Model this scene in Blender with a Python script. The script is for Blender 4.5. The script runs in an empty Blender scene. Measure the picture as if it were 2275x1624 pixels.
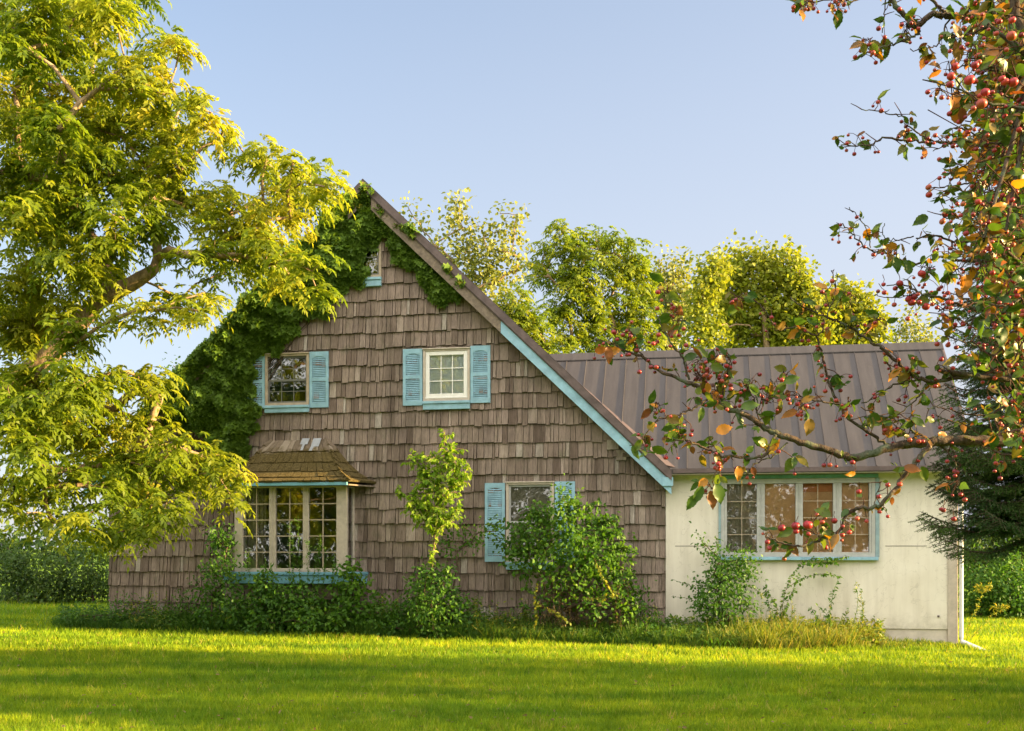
import bpy, math, random
import numpy as np
from mathutils import Vector, Matrix, noise
from mathutils.geometry import tessellate_polygon

S = bpy.context.scene
COL = S.collection
random.seed(7)
RNG = np.random.default_rng(7)

# ---------------------------------------------------------------- camera
EYE = 1.6
FPX = 2274.0            # focal length in pixels of a 2274 px wide picture
CX, HZ = 1137.0, 1216.0
cam_d = bpy.data.cameras.new('camera'); cam = bpy.data.objects.new('camera', cam_d); COL.objects.link(cam)
cam.location = (0, 0, EYE); cam.rotation_euler = (math.radians(90), 0, 0)
cam_d.sensor_width = 36; cam_d.lens = 36; cam_d.shift_y = (HZ - 812) / FPX
cam_d.clip_start = 0.1; cam_d.clip_end = 2000
S.camera = cam
S.view_settings.view_transform = 'Standard'; S.view_settings.look = 'None'
S.view_settings.gamma = 1; S.view_settings.exposure = 2.3
S.cycles.max_bounces = 6; S.cycles.diffuse_bounces = 3; S.cycles.transmission_bounces = 6
S.cycles.transparent_max_bounces = 8

# ---------------------------------------------------------------- sky and sun
SUN_EL = math.radians(12.0)
SUN_V = Vector((math.cos(SUN_EL) * 0.9903, -0.139 * math.cos(SUN_EL), math.sin(SUN_EL)))
w = bpy.data.worlds.new("World"); S.world = w; w.use_nodes = True
nt = w.node_tree; nt.nodes.clear()
sky = nt.nodes.new('ShaderNodeTexSky'); sky.sky_type = 'NISHITA'; sky.sun_disc = False
sky.sun_elevation = SUN_EL; sky.sun_rotation = math.atan2(SUN_V.x, SUN_V.y)
sky.air_density = 1.0; sky.dust_density = 1.0; sky.ozone_density = 2.0; sky.altitude = 200
bg = nt.nodes.new('ShaderNodeBackground'); bg.inputs['Strength'].default_value = 0.072
wo = nt.nodes.new('ShaderNodeOutputWorld')
# thin high haze whitens the sky; fill is added overhead and behind the camera
tcw = nt.nodes.new('ShaderNodeTexCoord'); sxw = nt.nodes.new('ShaderNodeSeparateXYZ'); nt.links.new(tcw.outputs['Generated'], sxw.inputs[0])
mrw = nt.nodes.new('ShaderNodeMapRange'); mrw.interpolation_type = 'SMOOTHSTEP'
mrw.inputs['From Min'].default_value = .68; mrw.inputs['From Max'].default_value = -.45; mrw.inputs['To Min'].default_value = 0.0; mrw.inputs['To Max'].default_value = 1.0
nt.links.new(sxw.outputs['Y'], mrw.inputs['Value'])
hzw = nt.nodes.new('ShaderNodeMix'); hzw.data_type = 'RGBA'; hzf = nt.nodes.new('ShaderNodeVectorMath'); hzf.operation = 'DOT_PRODUCT'; nt.links.new(tcw.outputs['Generated'], hzf.inputs[0]); hzf.inputs[1].default_value = (.30, 0, -1.25)
hza = nt.nodes.new('ShaderNodeMath'); hza.operation = 'ADD'; hza.use_clamp = True; hza.inputs[1].default_value = 1.0; nt.links.new(hzf.outputs['Value'], hza.inputs[0]); nt.links.new(hza.outputs[0], hzw.inputs['Factor'])
hzw.inputs['B'].default_value = (2.12, 2.18, 2.42, 1); nt.links.new(sky.outputs[0], hzw.inputs['A'])
vmw = nt.nodes.new('ShaderNodeMix'); vmw.data_type = 'RGBA'; nt.links.new(mrw.outputs[0], vmw.inputs['Factor']); nt.links.new(hzw.outputs['Result'], vmw.inputs['A'])
vmw.inputs['B'].default_value = (8.6, 8.1, 7.5, 1)  # added fill colour that lifts the shaded facade and lawn
nt.links.new(vmw.outputs['Result'], bg.inputs['Color']); nt.links.new(bg.outputs[0], wo.inputs['Surface'])
sd = bpy.data.lights.new('sun', 'SUN'); sd.energy = 5.0; sd.angle = math.radians(0.6); sd.color = (1.0, 0.70, 0.31)
so = bpy.data.objects.new('sun', sd); COL.objects.link(so); so.location = (30, -4, 12)
so.rotation_euler = (-SUN_V).to_track_quat('-Z', 'Y').to_euler()

# ---------------------------------------------------------------- helpers
def P(x, y, Y):
    return np.array([(x - CX) / FPX * Y, Y, EYE + (HZ - y) / FPX * Y])

def ground_z(X, Y):
    X = np.asarray(X, float); Y = np.asarray(Y, float)
    return -0.06 - 0.011 * np.clip(X, -25, 25) + 0.015 * np.sin(X * 0.7 + Y * 0.35) * np.sin(Y * 0.5 + 1.0)

def tag(o, label=None, cat=None, group=None, kind=None):
    if label: o['label'] = label
    if cat: o['category'] = cat
    if group: o['group'] = group
    if kind: o['kind'] = kind
    return o

def empty(name, loc, rz=0.0):
    o = bpy.data.objects.new(name, None); COL.objects.link(o)
    o.location = loc; o.rotation_euler = (0, 0, rz); o.empty_display_size = 0.2
    return o

def link(name, me, mat, parent=None, world=True):
    me.materials.append(mat)
    o = bpy.data.objects.new(name, me); COL.objects.link(o)
    if parent is not None:
        o.parent = parent
        if world: o.matrix_parent_inverse = parent_inv(parent)
    return o

def parent_inv(p):
    m = Matrix.LocRotScale(p.location, p.rotation_euler, None)
    return m.inverted()

def np_mesh(name, verts, faces_flat, nper, attrs=None, smooth=False):
    """verts (n,3); faces_flat int array, each face nper corners"""
    me = bpy.data.meshes.new(name)
    verts = np.ascontiguousarray(verts, dtype=np.float32)
    faces_flat = np.ascontiguousarray(faces_flat, dtype=np.int32).ravel()
    nf = len(faces_flat) // nper
    me.vertices.add(len(verts)); me.vertices.foreach_set('co', verts.ravel())
    me.loops.add(len(faces_flat)); me.loops.foreach_set('vertex_index', faces_flat)
    me.polygons.add(nf); me.polygons.foreach_set('loop_start', np.arange(nf, dtype=np.int32) * nper)
    try: me.polygons.foreach_set('loop_total', np.full(nf, nper, dtype=np.int32))
    except Exception: pass
    if smooth: me.polygons.foreach_set('use_smooth', np.ones(nf, dtype=bool))
    for k, a in (attrs or {}).items():
        at = me.attributes.new(k, 'FLOAT', 'POINT'); at.data.foreach_set('value', np.ascontiguousarray(a, dtype=np.float32))
    me.update(calc_edges=True)
    return me

class MB:
    """collects boxes and polygons, one mesh"""
    def __init__(s): s.v = []; s.f = []; s.a = []
    def add(s, vs, fs, a=0.5):
        b = len(s.v); s.v += [tuple(map(float, v)) for v in vs]; s.f += [tuple(b + i for i in f) for f in fs]; s.a += [a] * len(vs); return s
    def box(s, x0, x1, y0, y1, z0, z1, a=0.5):
        vs = [(x0,y0,z0),(x1,y0,z0),(x1,y1,z0),(x0,y1,z0),(x0,y0,z1),(x1,y0,z1),(x1,y1,z1),(x0,y1,z1)]
        return s.add(vs, [(0,3,2,1),(4,5,6,7),(0,1,5,4),(1,2,6,5),(2,3,7,6),(3,0,4,7)], a)
    def prism(s, quad, y0, y1, a=0.5):
        """quad: (x,z) points ccw seen from the front (-y); extruded y0..y1"""
        n = len(quad)
        vs = [(x, y0, z) for x, z in quad] + [(x, y1, z) for x, z in quad]
        fs = [tuple(range(n)), tuple(range(2*n-1, n-1, -1))] + [(i, n+i, n+(i+1) % n, (i+1) % n) for i in range(n)]
        return s.add(vs, fs, a)
    def mesh(s, name, bevel=0):
        me = bpy.data.meshes.new(name); me.from_pydata(s.v, [], s.f); me.update()
        at = me.attributes.new('rnd', 'FLOAT', 'POINT'); at.data.foreach_set('value', np.array(s.a, dtype=np.float32))
        return me
    def build(s, name, mat, parent=None, bevel=0):
        me = s.mesh(name); me.materials.append(mat)
        o = bpy.data.objects.new(name, me); COL.objects.link(o)
        if parent is not None: o.parent = parent
        if bevel:
            m = o.modifiers.new('b', 'BEVEL'); m.width = bevel; m.segments = 1; m.limit_method = 'ANGLE'
        return o

def tubes(paths, sides=6, bump=0.0):
    """paths: list of (pts (n,3), radii (n,)); -> verts, quads"""
    V = []; F = []; base = 0
    for pts, rad in paths:
        pts = np.asarray(pts, float); rad = np.asarray(rad, float); n = len(pts)
        if n < 2: continue
        t = np.gradient(pts, axis=0); t /= np.linalg.norm(t, axis=1)[:, None] + 1e-9
        ref = np.array([0.31, 0.9, 0.23]) if abs(t[0, 1]) < 0.8 else np.array([1.0, 0.1, 0.2])
        u = np.cross(t, ref); u /= np.linalg.norm(u, axis=1)[:, None] + 1e-9
        v = np.cross(t, u)
        ang = np.linspace(0, 2*np.pi, sides, endpoint=False)
        rr = rad[:, None] * (1 + bump * RNG.uniform(-1, 1, (n, sides)))
        ring = pts[:, None, :] + rr[..., None] * (np.cos(ang)[None, :, None] * u[:, None, :] + np.sin(ang)[None, :, None] * v[:, None, :])
        V.append(ring.reshape(-1, 3))
        i = np.arange(n-1)[:, None]; j = np.arange(sides)[None, :]
        a = base + i*sides + j; b = base + i*sides + (j+1) % sides
        F.append(np.stack([a, b, b + sides, a + sides], -1).reshape(-1, 4)); base += n*sides
    return np.concatenate(V), np.concatenate(F)

def smooth_path(pts, n=6):
    """Catmull-Rom through pts"""
    pts = np.asarray(pts, float)
    if len(pts) < 3: 
        t = np.linspace(0, 1, n+1)[:, None]; return pts[0]*(1-t) + pts[-1]*t
    p = np.vstack([2*pts[0]-pts[1], pts, 2*pts[-1]-pts[-2]]); out = []
    for i in range(1, len(p)-2):
        for k in range(n):
            t = k/n
            out.append(0.5*((2*p[i]) + (-p[i-1]+p[i+1])*t + (2*p[i-1]-5*p[i]+4*p[i+1]-p[i+2])*t*t + (-p[i-1]+3*p[i]-3*p[i+1]+p[i+2])*t**3))
    out.append(p[-2]); return np.array(out)

def norm(a): return a / (np.linalg.norm(a, axis=-1, keepdims=True) + 1e-9)

# leaf templates: (along, across, lift) and faces (all of one corner count)
T_DIAMOND = (np.array([(0,0,0),(.42,.5,.08),(1,0,-.06),(.42,-.5,.08)]), np.array([(0,1,2,3)]))
T_OVAL = (np.array([(0,0,0),(.22,.42,.07),(.6,.42,.05),(1,0,-.12),(.6,-.42,.05),(.22,-.42,.07)]), np.array([(0,1,2,3),(0,3,4,5)]))
T_IVY = (np.array([(0,0,0),(.02,.34,.04),(.38,.24,.05),(.5,.52,0),(.66,.2,.04),(1,0,-.1),(.66,-.2,.04),(.5,-.52,0),(.38,-.24,.05),(.02,-.34,.04)]),
         np.array([(0,1,2,5),(2,3,4,5),(0,5,8,9),(8,5,6,7)]))
_p = []
for i_, (t_, w_) in enumerate([(0,.02),(.08,.26),(.18,.36),(.24,.45),(.36,.46),(.42,.52),(.55,.44),(.62,.45),(.74,.28),(.8,.27),(.9,.1),(1,0)]): _p.append((t_, w_))
_crab = [(t, 0, -.16*t*t + .0) for t, _ in _p] + [(t, wd, .16*wd - .16*t*t + .03*math.sin(t*11)) for t, wd in _p] + [(t, -wd, .16*wd - .16*t*t + .03*math.cos(t*9)) for t, wd in _p]
_n = len(_p)
T_CRAB = (np.array(_crab), np.array([(i, _n+i, _n+i+1, i+1) for i in range(_n-1)] + [(i, i+1, 2*_n+i+1, 2*_n+i) for i in range(_n-1)]))
T_BLADE = (np.array([(0,.5,0),(1,.08,0),(1,-.08,0),(0,-.5,0)]), np.array([(0,1,2,3)]))

def leaves(C, D, U, L, Wd, tmpl):
    """C base points, D direction, U rough normal, L length, Wd width"""
    T, F = tmpl; n = len(C)
    D = norm(D); side = norm(np.cross(D, U)); nrm = np.cross(side, D)
    L = np.broadcast_to(np.asarray(L, float), (n,)); Wd = np.broadcast_to(np.asarray(Wd, float), (n,))
    V = (C[:, None, :] + (T[None, :, 0]*L[:, None])[..., None]*D[:, None, :] + (T[None, :, 1]*Wd[:, None])[..., None]*side[:, None, :]
         + (T[None, :, 2]*L[:, None])[..., None]*nrm[:, None, :])
    k = len(T)
    FF = F[None] + (np.arange(n)*k)[:, None, None]
    return V.reshape(-1, 3), FF.reshape(-1, F.shape[1]), k

def rand_dir(n, rng=RNG, zb=0.0):
    d = rng.normal(size=(n, 3)); d[:, 2] += zb; return norm(d)

def compound_rosettes(C, nleaf, L, m, ll, lw, rng=RNG, spread=1.0, tone=None):
    """at each centre a fan of nleaf drooping compound leaves with m leaflets"""
    n = len(C); N = n*nleaf
    base = np.repeat(C, nleaf, 0) + rng.normal(size=(N, 3))*L*0.28
    az = rng.uniform(0, 2*np.pi, N); el = rng.uniform(-.1, 0.75, N)
    d = np.stack([np.cos(az)*np.cos(el), np.sin(az)*np.cos(el), np.sin(el)], -1)
    LL = L*rng.uniform(.6, 1.15, N); droop = rng.uniform(.35, .95, N)
    tt = np.tile(np.linspace(.18, 1, m//2+1).repeat(2)[:m], (N, 1)); sg = np.tile(np.where(np.arange(m) % 2 == 0, 1., -1.), (N, 1)); sg[:, -1] = 0
    pos = base[:, None] + d[:, None]*(LL[:, None]*tt)[..., None]; pos[..., 2] -= droop[:, None]*LL[:, None]*tt**2
    tan = d[:, None] + np.zeros((1, m, 1)); tan = tan.copy(); tan[..., 2] -= (2*droop[:, None]*tt); tan = norm(tan)
    sd_ = norm(np.cross(d, [0, 0, 1.0]))[:, None] + np.zeros((1, m, 1))
    ld = tan*0.75 + sd_*sg[..., None]*0.85; ld[..., 2] -= .3; ld += rng.normal(size=ld.shape)*.16
    up = np.cross(sd_, tan) + rng.normal(size=ld.shape)*.45
    V, F, k = leaves(pos.reshape(-1, 3), ld.reshape(-1, 3), up.reshape(-1, 3), ll*rng.uniform(.75, 1.2, N*m), lw*rng.uniform(.8, 1.2, N*m), T_DIAMOND)
    t0 = rng.uniform(0, 1, n) if tone is None else tone
    r = np.repeat(np.repeat(t0, nleaf)*.7 + rng.uniform(0, .3, N), m*k)
    return V, F, r

def leaf_tufts(C, nleaf, sig, L, Wd, tmpl, rng=RNG, down=0.4, tone=None, out=None):
    n = len(C); N = n*nleaf
    off = rng.normal(size=(N, 3))*sig
    pos = np.repeat(C, nleaf, 0) + off
    d = norm(off)*.6 + rng.normal(size=(N, 3))*.6; d[:, 2] -= down
    up = rng.normal(size=(N, 3))*.55; up[:, 2] += .7; up[:, 1] -= .35
    V, F, k = leaves(pos, d, up, L*rng.uniform(.6, 1.2, N), Wd*rng.uniform(.7, 1.15, N), tmpl)
    t0 = rng.uniform(0, 1, n) if tone is None else tone
    r = np.repeat(np.repeat(t0, nleaf)*.65 + rng.uniform(0, .35, N), k)
    return V, F, r

def blob_points(blobs, dens, rng=RNG, depth=1.1, shell=2.2):
    """blobs: (x, y, r_px, Y) -> world points; dens per m2 of blob outline"""
    out = []; bid = []
    for i, b in enumerate(blobs):
        x, y, r, Y = b[:4]; c = P(x, y, Y); R = r*Y/FPX
        n = max(2, int(round(dens*math.pi*R*R + rng.uniform(-.5, .5))))
        q = rand_dir(n, rng)*(rng.uniform(0, 1, n)**(1/shell))[:, None]
        out.append(c + q*np.array([R, max(R*depth, .12), R])); bid += [i]*n
    return np.concatenate(out), np.array(bid)

def grow_limbs(trunk, blobs, r_tip=0.012, seed=1, wob=0.08, rmax=.14, taper_trunk=(.2, .1)):
    """trunk polyline (world) then blobs linked one after another to the nearest point"""
    rng = np.random.default_rng(seed)
    tp = smooth_path(trunk, 4)
    nodes = [p for p in tp]; par = [i-1 for i in range(len(tp))]
    cs = [P(*b[:2], b[3]) for b in blobs]
    start = tp[-1]
    order = sorted(range(len(cs)), key=lambda i: np.linalg.norm(cs[i]-tp[len(tp)//2]))
    edges = []; cnt = {}
    ends = []
    for i in order:
        c = cs[i]; A = np.array(nodes)
        dv = c - A; dist = np.linalg.norm(dv, axis=1)
        cost = dist + np.where(A[:, 2] > c[2] + .15, (A[:, 2]-c[2])*1.2, 0)
        cost[:max(2, len(tp)//3)] += 2.0
        j = int(np.argmin(cost)); a = nodes[j]
        k = max(2, int(dist[j]/.5)+1); prev = j
        mid = np.array([0, 0, 1])*dist[j]*.08
        for s_ in range(1, k+1):
            t = s_/k; p = a*(1-t) + c*t + mid*math.sin(t*math.pi) + (rng.normal(size=3)*wob*dist[j]*.5 if s_ < k else 0)
            nodes.append(p); par.append(prev); prev = len(nodes)-1
        ends.append(prev)
    w_ = np.zeros(len(nodes))
    for e in ends:
        j = e
        while j >= 0: w_[j] += 1; j = par[j]
    rad = np.minimum(r_tip*np.sqrt(w_)*1.15, rmax)
    nt_ = len(tp)
    rad[:nt_] = np.maximum(rad[:nt_], np.linspace(taper_trunk[0], taper_trunk[1], nt_))
    paths = [(tp, rad[:nt_])]
    kids = {}
    for i, p_ in enumerate(par):
        if i >= nt_: kids.setdefault(p_, []).append(i)
    done = set()
    for i in range(nt_, len(nodes)):
        if i in done: continue
        path = [par[i], i]; done.add(i); j = i
        while j in kids:
            ch = [k_ for k_ in kids[j] if k_ == j+1]
            if not ch: break
            j = ch[0]; path.append(j); done.add(j)
        pts = np.array([nodes[k_] for k_ in path]); rr = np.array([min(rad[path[0]], rad[path[1]]*1.15)] + [rad[k_] for k_ in path[1:]])
        paths.append((pts, rr))
    return paths, np.array(nodes), cs

# ---------------------------------------------------------------- materials
def nmat(name):
    m = bpy.data.materials.new(name); m.use_nodes = True; nt = m.node_tree; nt.nodes.clear()
    out = nt.nodes.new('ShaderNodeOutputMaterial'); return m, nt, out

def ramp(nt, cols, fac, pos=None):
    r = nt.nodes.new('ShaderNodeValToRGB'); cr = r.color_ramp
    n = len(cols); pos = pos or [i/(n-1) for i in range(n)]
    while len(cr.elements) < n: cr.elements.new(.5)
    for e, p_, c in zip(cr.elements, pos, cols): e.position = p_; e.color = (*c, 1)
    nt.links.new(fac, r.inputs[0]); return r.outputs[0]

def noise_tex(nt, scale, detail=4, rough=.6, vec=None, mapscale=None, coord='Object', dist=0):
    tc = nt.nodes.new('ShaderNodeTexCoord'); mp = nt.nodes.new('ShaderNodeMapping')
    mp.inputs['Scale'].default_value = mapscale or (1, 1, 1)
    nt.links.new(tc.outputs[coord], mp.inputs['Vector'])
    n = nt.nodes.new('ShaderNodeTexNoise'); n.inputs['Scale'].default_value = scale; n.inputs['Detail'].default_value = detail
    n.inputs['Roughness'].default_value = rough; n.inputs['Distortion'].default_value = dist
    nt.links.new(mp.outputs[0], n.inputs['Vector']); return n.outputs[0]

def mixc(nt, a, b, fac, mode='MIX'):
    m = nt.nodes.new('ShaderNodeMix'); m.data_type = 'RGBA'; m.blend_type = mode
    for sock, v in ((m.inputs['Factor'], fac), (m.inputs['A'], a), (m.inputs['B'], b)):
        if isinstance(v, (int, float)): sock.default_value = v
        elif isinstance(v, tuple): sock.default_value = (*v, 1)
        else: nt.links.new(v, sock)
    return m.outputs['Result']

def attr(nt, name='rnd'):
    a = nt.nodes.new('ShaderNodeAttribute'); a.attribute_name = name; return a.outputs['Fac']

def bump(nt, h, strength, dist=.01):
    b = nt.nodes.new('ShaderNodeBump'); b.inputs['Strength'].default_value = strength; b.inputs['Distance'].default_value = dist
    nt.links.new(h, b.inputs['Height']); return b.outputs[0]

def principled(nt, out, col, rough=.7, spec=.3, nrm=None, metal=0):
    p = nt.nodes.new('ShaderNodeBsdfPrincipled'); p.inputs['Roughness'].default_value = rough
    p.inputs['Specular IOR Level'].default_value = spec; p.inputs['Metallic'].default_value = metal
    if isinstance(col, tuple): p.inputs['Base Color'].default_value = (*col, 1)
    else: nt.links.new(col, p.inputs['Base Color'])
    if nrm is not None: nt.links.new(nrm, p.inputs['Normal'])
    if out: nt.links.new(p.outputs[0], out.inputs[0])
    return p

def leaf_mat(name, cols, trans=.4, pos=None, rough=.5, spec=.25, tboost=1.3):
    m, nt, out = nmat(name)
    c = ramp(nt, cols, attr(nt), pos)
    p = principled(nt, None, c, rough, spec)
    t = nt.nodes.new('ShaderNodeBsdfTranslucent')
    tc = mixc(nt, c, (tboost*1.15, tboost*1.1, tboost*.55), 1.0, 'MULTIPLY'); nt.links.new(tc, t.inputs['Color'])
    mx = nt.nodes.new('ShaderNodeMixShader'); mx.inputs[0].default_value = trans
    nt.links.new(p.outputs[0], mx.inputs[1]); nt.links.new(t.outputs[0], mx.inputs[2]); nt.links.new(mx.outputs[0], out.inputs[0])
    return m

def bark_mat(name, c0, c1, scale=30, moss=None):
    m, nt, out = nmat(name)
    n = noise_tex(nt, scale, 6, .7, mapscale=(1, 1, .35))
    c = ramp(nt, [c0, c1], n, [.35, .7])
    if moss: 
        n2 = noise_tex(nt, scale*.35, 4, .6); f = ramp(nt, [(0,0,0),(1,1,1)], n2, [.5, .62]); c = mixc(nt, c, moss, f)
    principled(nt, out, c, .9, .15, bump(nt, n, .8, .02)); return m

def paint_mat(name, col, rough=.55, var=.12, scale=9, wear=None, bumps=.15):
    m, nt, out = nmat(name)
    n = noise_tex(nt, scale, 6, .65)
    c = ramp(nt, [tuple(v*(1-var*1.6) for v in col), tuple(min(1, v*(1+var)) for v in col)], n, [.3, .7])
    if wear:
        n2 = noise_tex(nt, scale*4, 8, .75, mapscale=(1, 1, .4)); f = ramp(nt, [(0,0,0),(1,1,1)], n2, [.6, .7]); c = mixc(nt, c, wear, f)
    principled(nt, out, c, rough, .3, bump(nt, n, bumps, .004)); return m

M = {}
def mats():
    # weathered shingles
    m, nt, out = nmat('weathered_shingle')
    base = ramp(nt, [(.17,.130,.108),(.245,.193,.162),(.30,.240,.203),(.265,.210,.183),(.38,.315,.27),(.45,.405,.365)], attr(nt), [0,.25,.5,.75,.93,1])
    lt = nt.nodes.new('ShaderNodeMath'); lt.operation = 'LESS_THAN'; lt.inputs[1].default_value = -.5; nt.links.new(attr(nt), lt.inputs[0]); base = mixc(nt, base, (.05,.04,.033), lt.outputs[0])  # near-black butt undersides: shade painted in to darken the course lines
    g = noise_tex(nt, 14, 8, .8, mapscale=(6.5, 1, .5))
    gg = ramp(nt, [(.36,.35,.35),(.9,.89,.88),(1.3,1.29,1.28)], g, [.33,.5,.7])
    c = mixc(nt, base, gg, 1.0, 'MULTIPLY')
    lg = noise_tex(nt, .55, 4, .6); c = mixc(nt, c, ramp(nt, [(.70,.70,.68),(1.15,1.12,1.1)], lg, [.3,.7]), 1.0, 'MULTIPLY'); ws = noise_tex(nt, 2.4, 5, .65, mapscale=(2.0, 1, .16)); c = mixc(nt, c, ramp(nt, [(.66,.65,.63),(1.1,1.1,1.1)], ws, [.34,.55]), 1.0, 'MULTIPLY')
    mo = noise_tex(nt, 2.6, 6, .7); mf = ramp(nt, [(0,0,0),(.5,.5,.5)], mo, [.55,.75]); c = mixc(nt, c, (.10,.115,.06), mf)
    principled(nt, out, c, .92, .12, bump(nt, g, .7, .012)); M['shingle'] = m
    # mossy bay roof
    m, nt, out = nmat('mossy_shingle')
    base = ramp(nt, [(.15,.115,.08),(.25,.195,.145),(.36,.30,.235)], attr(nt), [0,.5,1])
    mo = noise_tex(nt, 5, 8, .75); mossc = ramp(nt, [(.045,.034,.012),(.10,.074,.024),(.18,.14,.055)], noise_tex(nt, 30, 5, .7), [.3,.5,.72])
    geo = nt.nodes.new('ShaderNodeTexCoord'); sp = nt.nodes.new('ShaderNodeSeparateXYZ'); nt.links.new(geo.outputs['Object'], sp.inputs[0])
    mr = nt.nodes.new('ShaderNodeMapRange'); mr.inputs['From Min'].default_value = 3.58; mr.inputs['From Max'].default_value = 3.1
    nt.links.new(sp.outputs['Z'], mr.inputs['Value'])
    ad = nt.nodes.new('ShaderNodeMath'); ad.operation = 'MULTIPLY_ADD'; nt.links.new(mo, ad.inputs[0]); ad.inputs[1].default_value = 1.4
    nt.links.new(mr.outputs[0], ad.inputs[2])
    f = ramp(nt, [(0,0,0),(.95,.95,.95)], ad.outputs[0], [.75,1.1])
    c = mixc(nt, base, mossc, f); principled(nt, out, c, .95, .1, bump(nt, noise_tex(nt, 45, 6, .8), 1.0, .02)); M['moss_roof'] = m
    # metal roof
    m, nt, out = nmat('brown_metal_roof')
    n = noise_tex(nt, 3, 5, .6, mapscale=(3, .35, .35)); n2 = noise_tex(nt, 120, 2, .5)
    c = ramp(nt, [(.050,.043,.041),(.074,.065,.062)], n, [.3,.7]); c = mixc(nt, c, ramp(nt, [(.85,.85,.85),(1.15,1.12,1.12)], n2, [.3,.7]), 1., 'MULTIPLY')
    lf = noise_tex(nt, 6, 8, .8); c = mixc(nt, c, (.10,.085,.06), ramp(nt, [(0,0,0),(.6,.6,.6)], lf, [.58,.72])); oc = noise_tex(nt, 1.1, 3, .5, mapscale=(1, .3, .3))
    principled(nt, out, c, .5, .35, bump(nt, oc, .35, .03)); M['roof'] = m
    M['rooftrim'] = paint_mat('roof_trim', (.13,.095,.09), .6, .25, 5)
    M['blue'] = paint_mat('blue_paint', (.27,.46,.565), .75, .16, 5, wear=(.42,.50,.50))
    M['blue_old'] = paint_mat('blue_paint_old', (.17,.39,.50), .65, .12, 7, wear=(.20,.30,.30))
    M['bluegrey'] = paint_mat('blue_grey_paint', (.25,.35,.38), .7, .15, 7, wear=(.3,.32,.3)); M['woodtrim'] = paint_mat('bare_fascia', (.21,.165,.125), .85, .3, 12, wear=(.33,.31,.28))
    M['cream'] = paint_mat('cream_paint', (.50,.43,.36), .6, .12, 9, wear=(.34,.29,.24))
    M['tan'] = paint_mat('tan_casing', (.42,.34,.25), .7, .15, 9, wear=(.26,.21,.16))
    M['white'] = paint_mat('white_vinyl', (.82,.80,.76), .4, .04, 6)
    M['grey'] = paint_mat('grey_frame', (.42,.42,.40), .6, .10, 9)
    M['screen'] = paint_mat('dark_sash', (.16,.16,.14), .6, .1, 9)
    # stucco
    m, nt, out = nmat('cream_stucco')
    a = noise_tex(nt, 1.3, 6, .6); b = noise_tex(nt, 70, 4, .6); st = noise_tex(nt, 2.2, 5, .6, mapscale=(2.2, 1, .22))
    c = ramp(nt, [(.66,.605,.51),(.76,.71,.62)], a, [.3,.7]); c = mixc(nt, c, ramp(nt, [(.9,.89,.88),(1.04,1.04,1.04)], st, [.32,.55]), 1., 'MULTIPLY')
    tcs = nt.nodes.new('ShaderNodeTexCoord'); sps = nt.nodes.new('ShaderNodeSeparateXYZ'); nt.links.new(tcs.outputs['Object'], sps.inputs[0])
    mrs = nt.nodes.new('ShaderNodeMapRange'); mrs.inputs['From Min'].default_value = .95; mrs.inputs['From Max'].default_value = .1; nt.links.new(sps.outputs['Z'], mrs.inputs['Value'])
    mus = nt.nodes.new('ShaderNodeMath'); mus.operation = 'MULTIPLY'; nt.links.new(mrs.outputs[0], mus.inputs[0]); nt.links.new(noise_tex(nt, 5, 8, .75), mus.inputs[1])
    c = mixc(nt, c, (.27,.25,.17), ramp(nt, [(0,0,0),(.55,.55,.55)], mus.outputs[0], [.3,.62]))
    ck = noise_tex(nt, 1.7, 10, .55, dist=1.2); c = mixc(nt, c, (.33,.29,.23), ramp(nt, [(0,0,0),(.35,.35,.35),(0,0,0)], ck, [.494,.5,.506]))
    principled(nt, out, c, .92, .12, bump(nt, b, .35, .006)); M['stucco'] = m
    M['found'] = paint_mat('foundation_paint', (.60,.54,.45), .85, .12, 4, wear=(.40,.37,.32), bumps=.4)
    # glass
    m, nt, out = nmat('window_glass')
    gl = nt.nodes.new('ShaderNodeBsdfGlossy'); gl.inputs['Roughness'].default_value = .02; gl.inputs['Color'].default_value = (.95,.97,1,1)
    bn = bump(nt, noise_tex(nt, 2.5, 2, .5), .12, .02); nt.links.new(bn, gl.inputs['Normal'])
    tr = nt.nodes.new('ShaderNodeBsdfTransparent'); tr.inputs['Color'].default_value = (.94,.95,.93,1)
    lw = nt.nodes.new('ShaderNodeFresnel'); lw.inputs['IOR'].default_value = 1.6
    mu = nt.nodes.new('ShaderNodeMath'); mu.operation = 'MULTIPLY_ADD'; mu.inputs[1].default_value = 1.7; mu.inputs[2].default_value = .0; nt.links.new(lw.outputs[0], mu.inputs[0])
    mx = nt.nodes.new('ShaderNodeMixShader'); nt.links.new(mu.outputs[0], mx.inputs[0]); nt.links.new(tr.outputs[0], mx.inputs[1]); nt.links.new(gl.outputs[0], mx.inputs[2])
    nt.links.new(mx.outputs[0], out.inputs[0]); M['glass'] = m
    M['inside'] = paint_mat('room_plaster', (.35,.30,.24), .9, .1, 2)
    M['curtain'] = paint_mat('curtain_cloth', (.36,.31,.24), .9, .1, 5)
    M['white_curtain'] = paint_mat('white_curtain_cloth', (.78,.86,1.0), .9, .06, 4)
    M['blind'] = paint_mat('tan_blind', (.86,.50,.25), .85, .12, 3)
    M['rust'] = paint_mat('orange_blind', (.66,.25,.09), .85, .12, 3)
    M['white_pipe'] = paint_mat('white_downspout', (.66,.65,.62), .45, .08, 8)
    M['lead'] = paint_mat('bare_metal_shim', (.33,.35,.38), .4, .1, 12)
    # lawn
    m, nt, out = nmat('lawn_ground')
    a = noise_tex(nt, .7, 6, .65); b = noise_tex(nt, 9, 6, .75, mapscale=(.5, 1.6, 1)); st = noise_tex(nt, .9, 5, .6, mapscale=(.16, 1.6, 1))
    c = ramp(nt, [(.07,.14,.009),(.12,.21,.012),(.18,.26,.02)], b, [.3,.52,.72])
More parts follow.
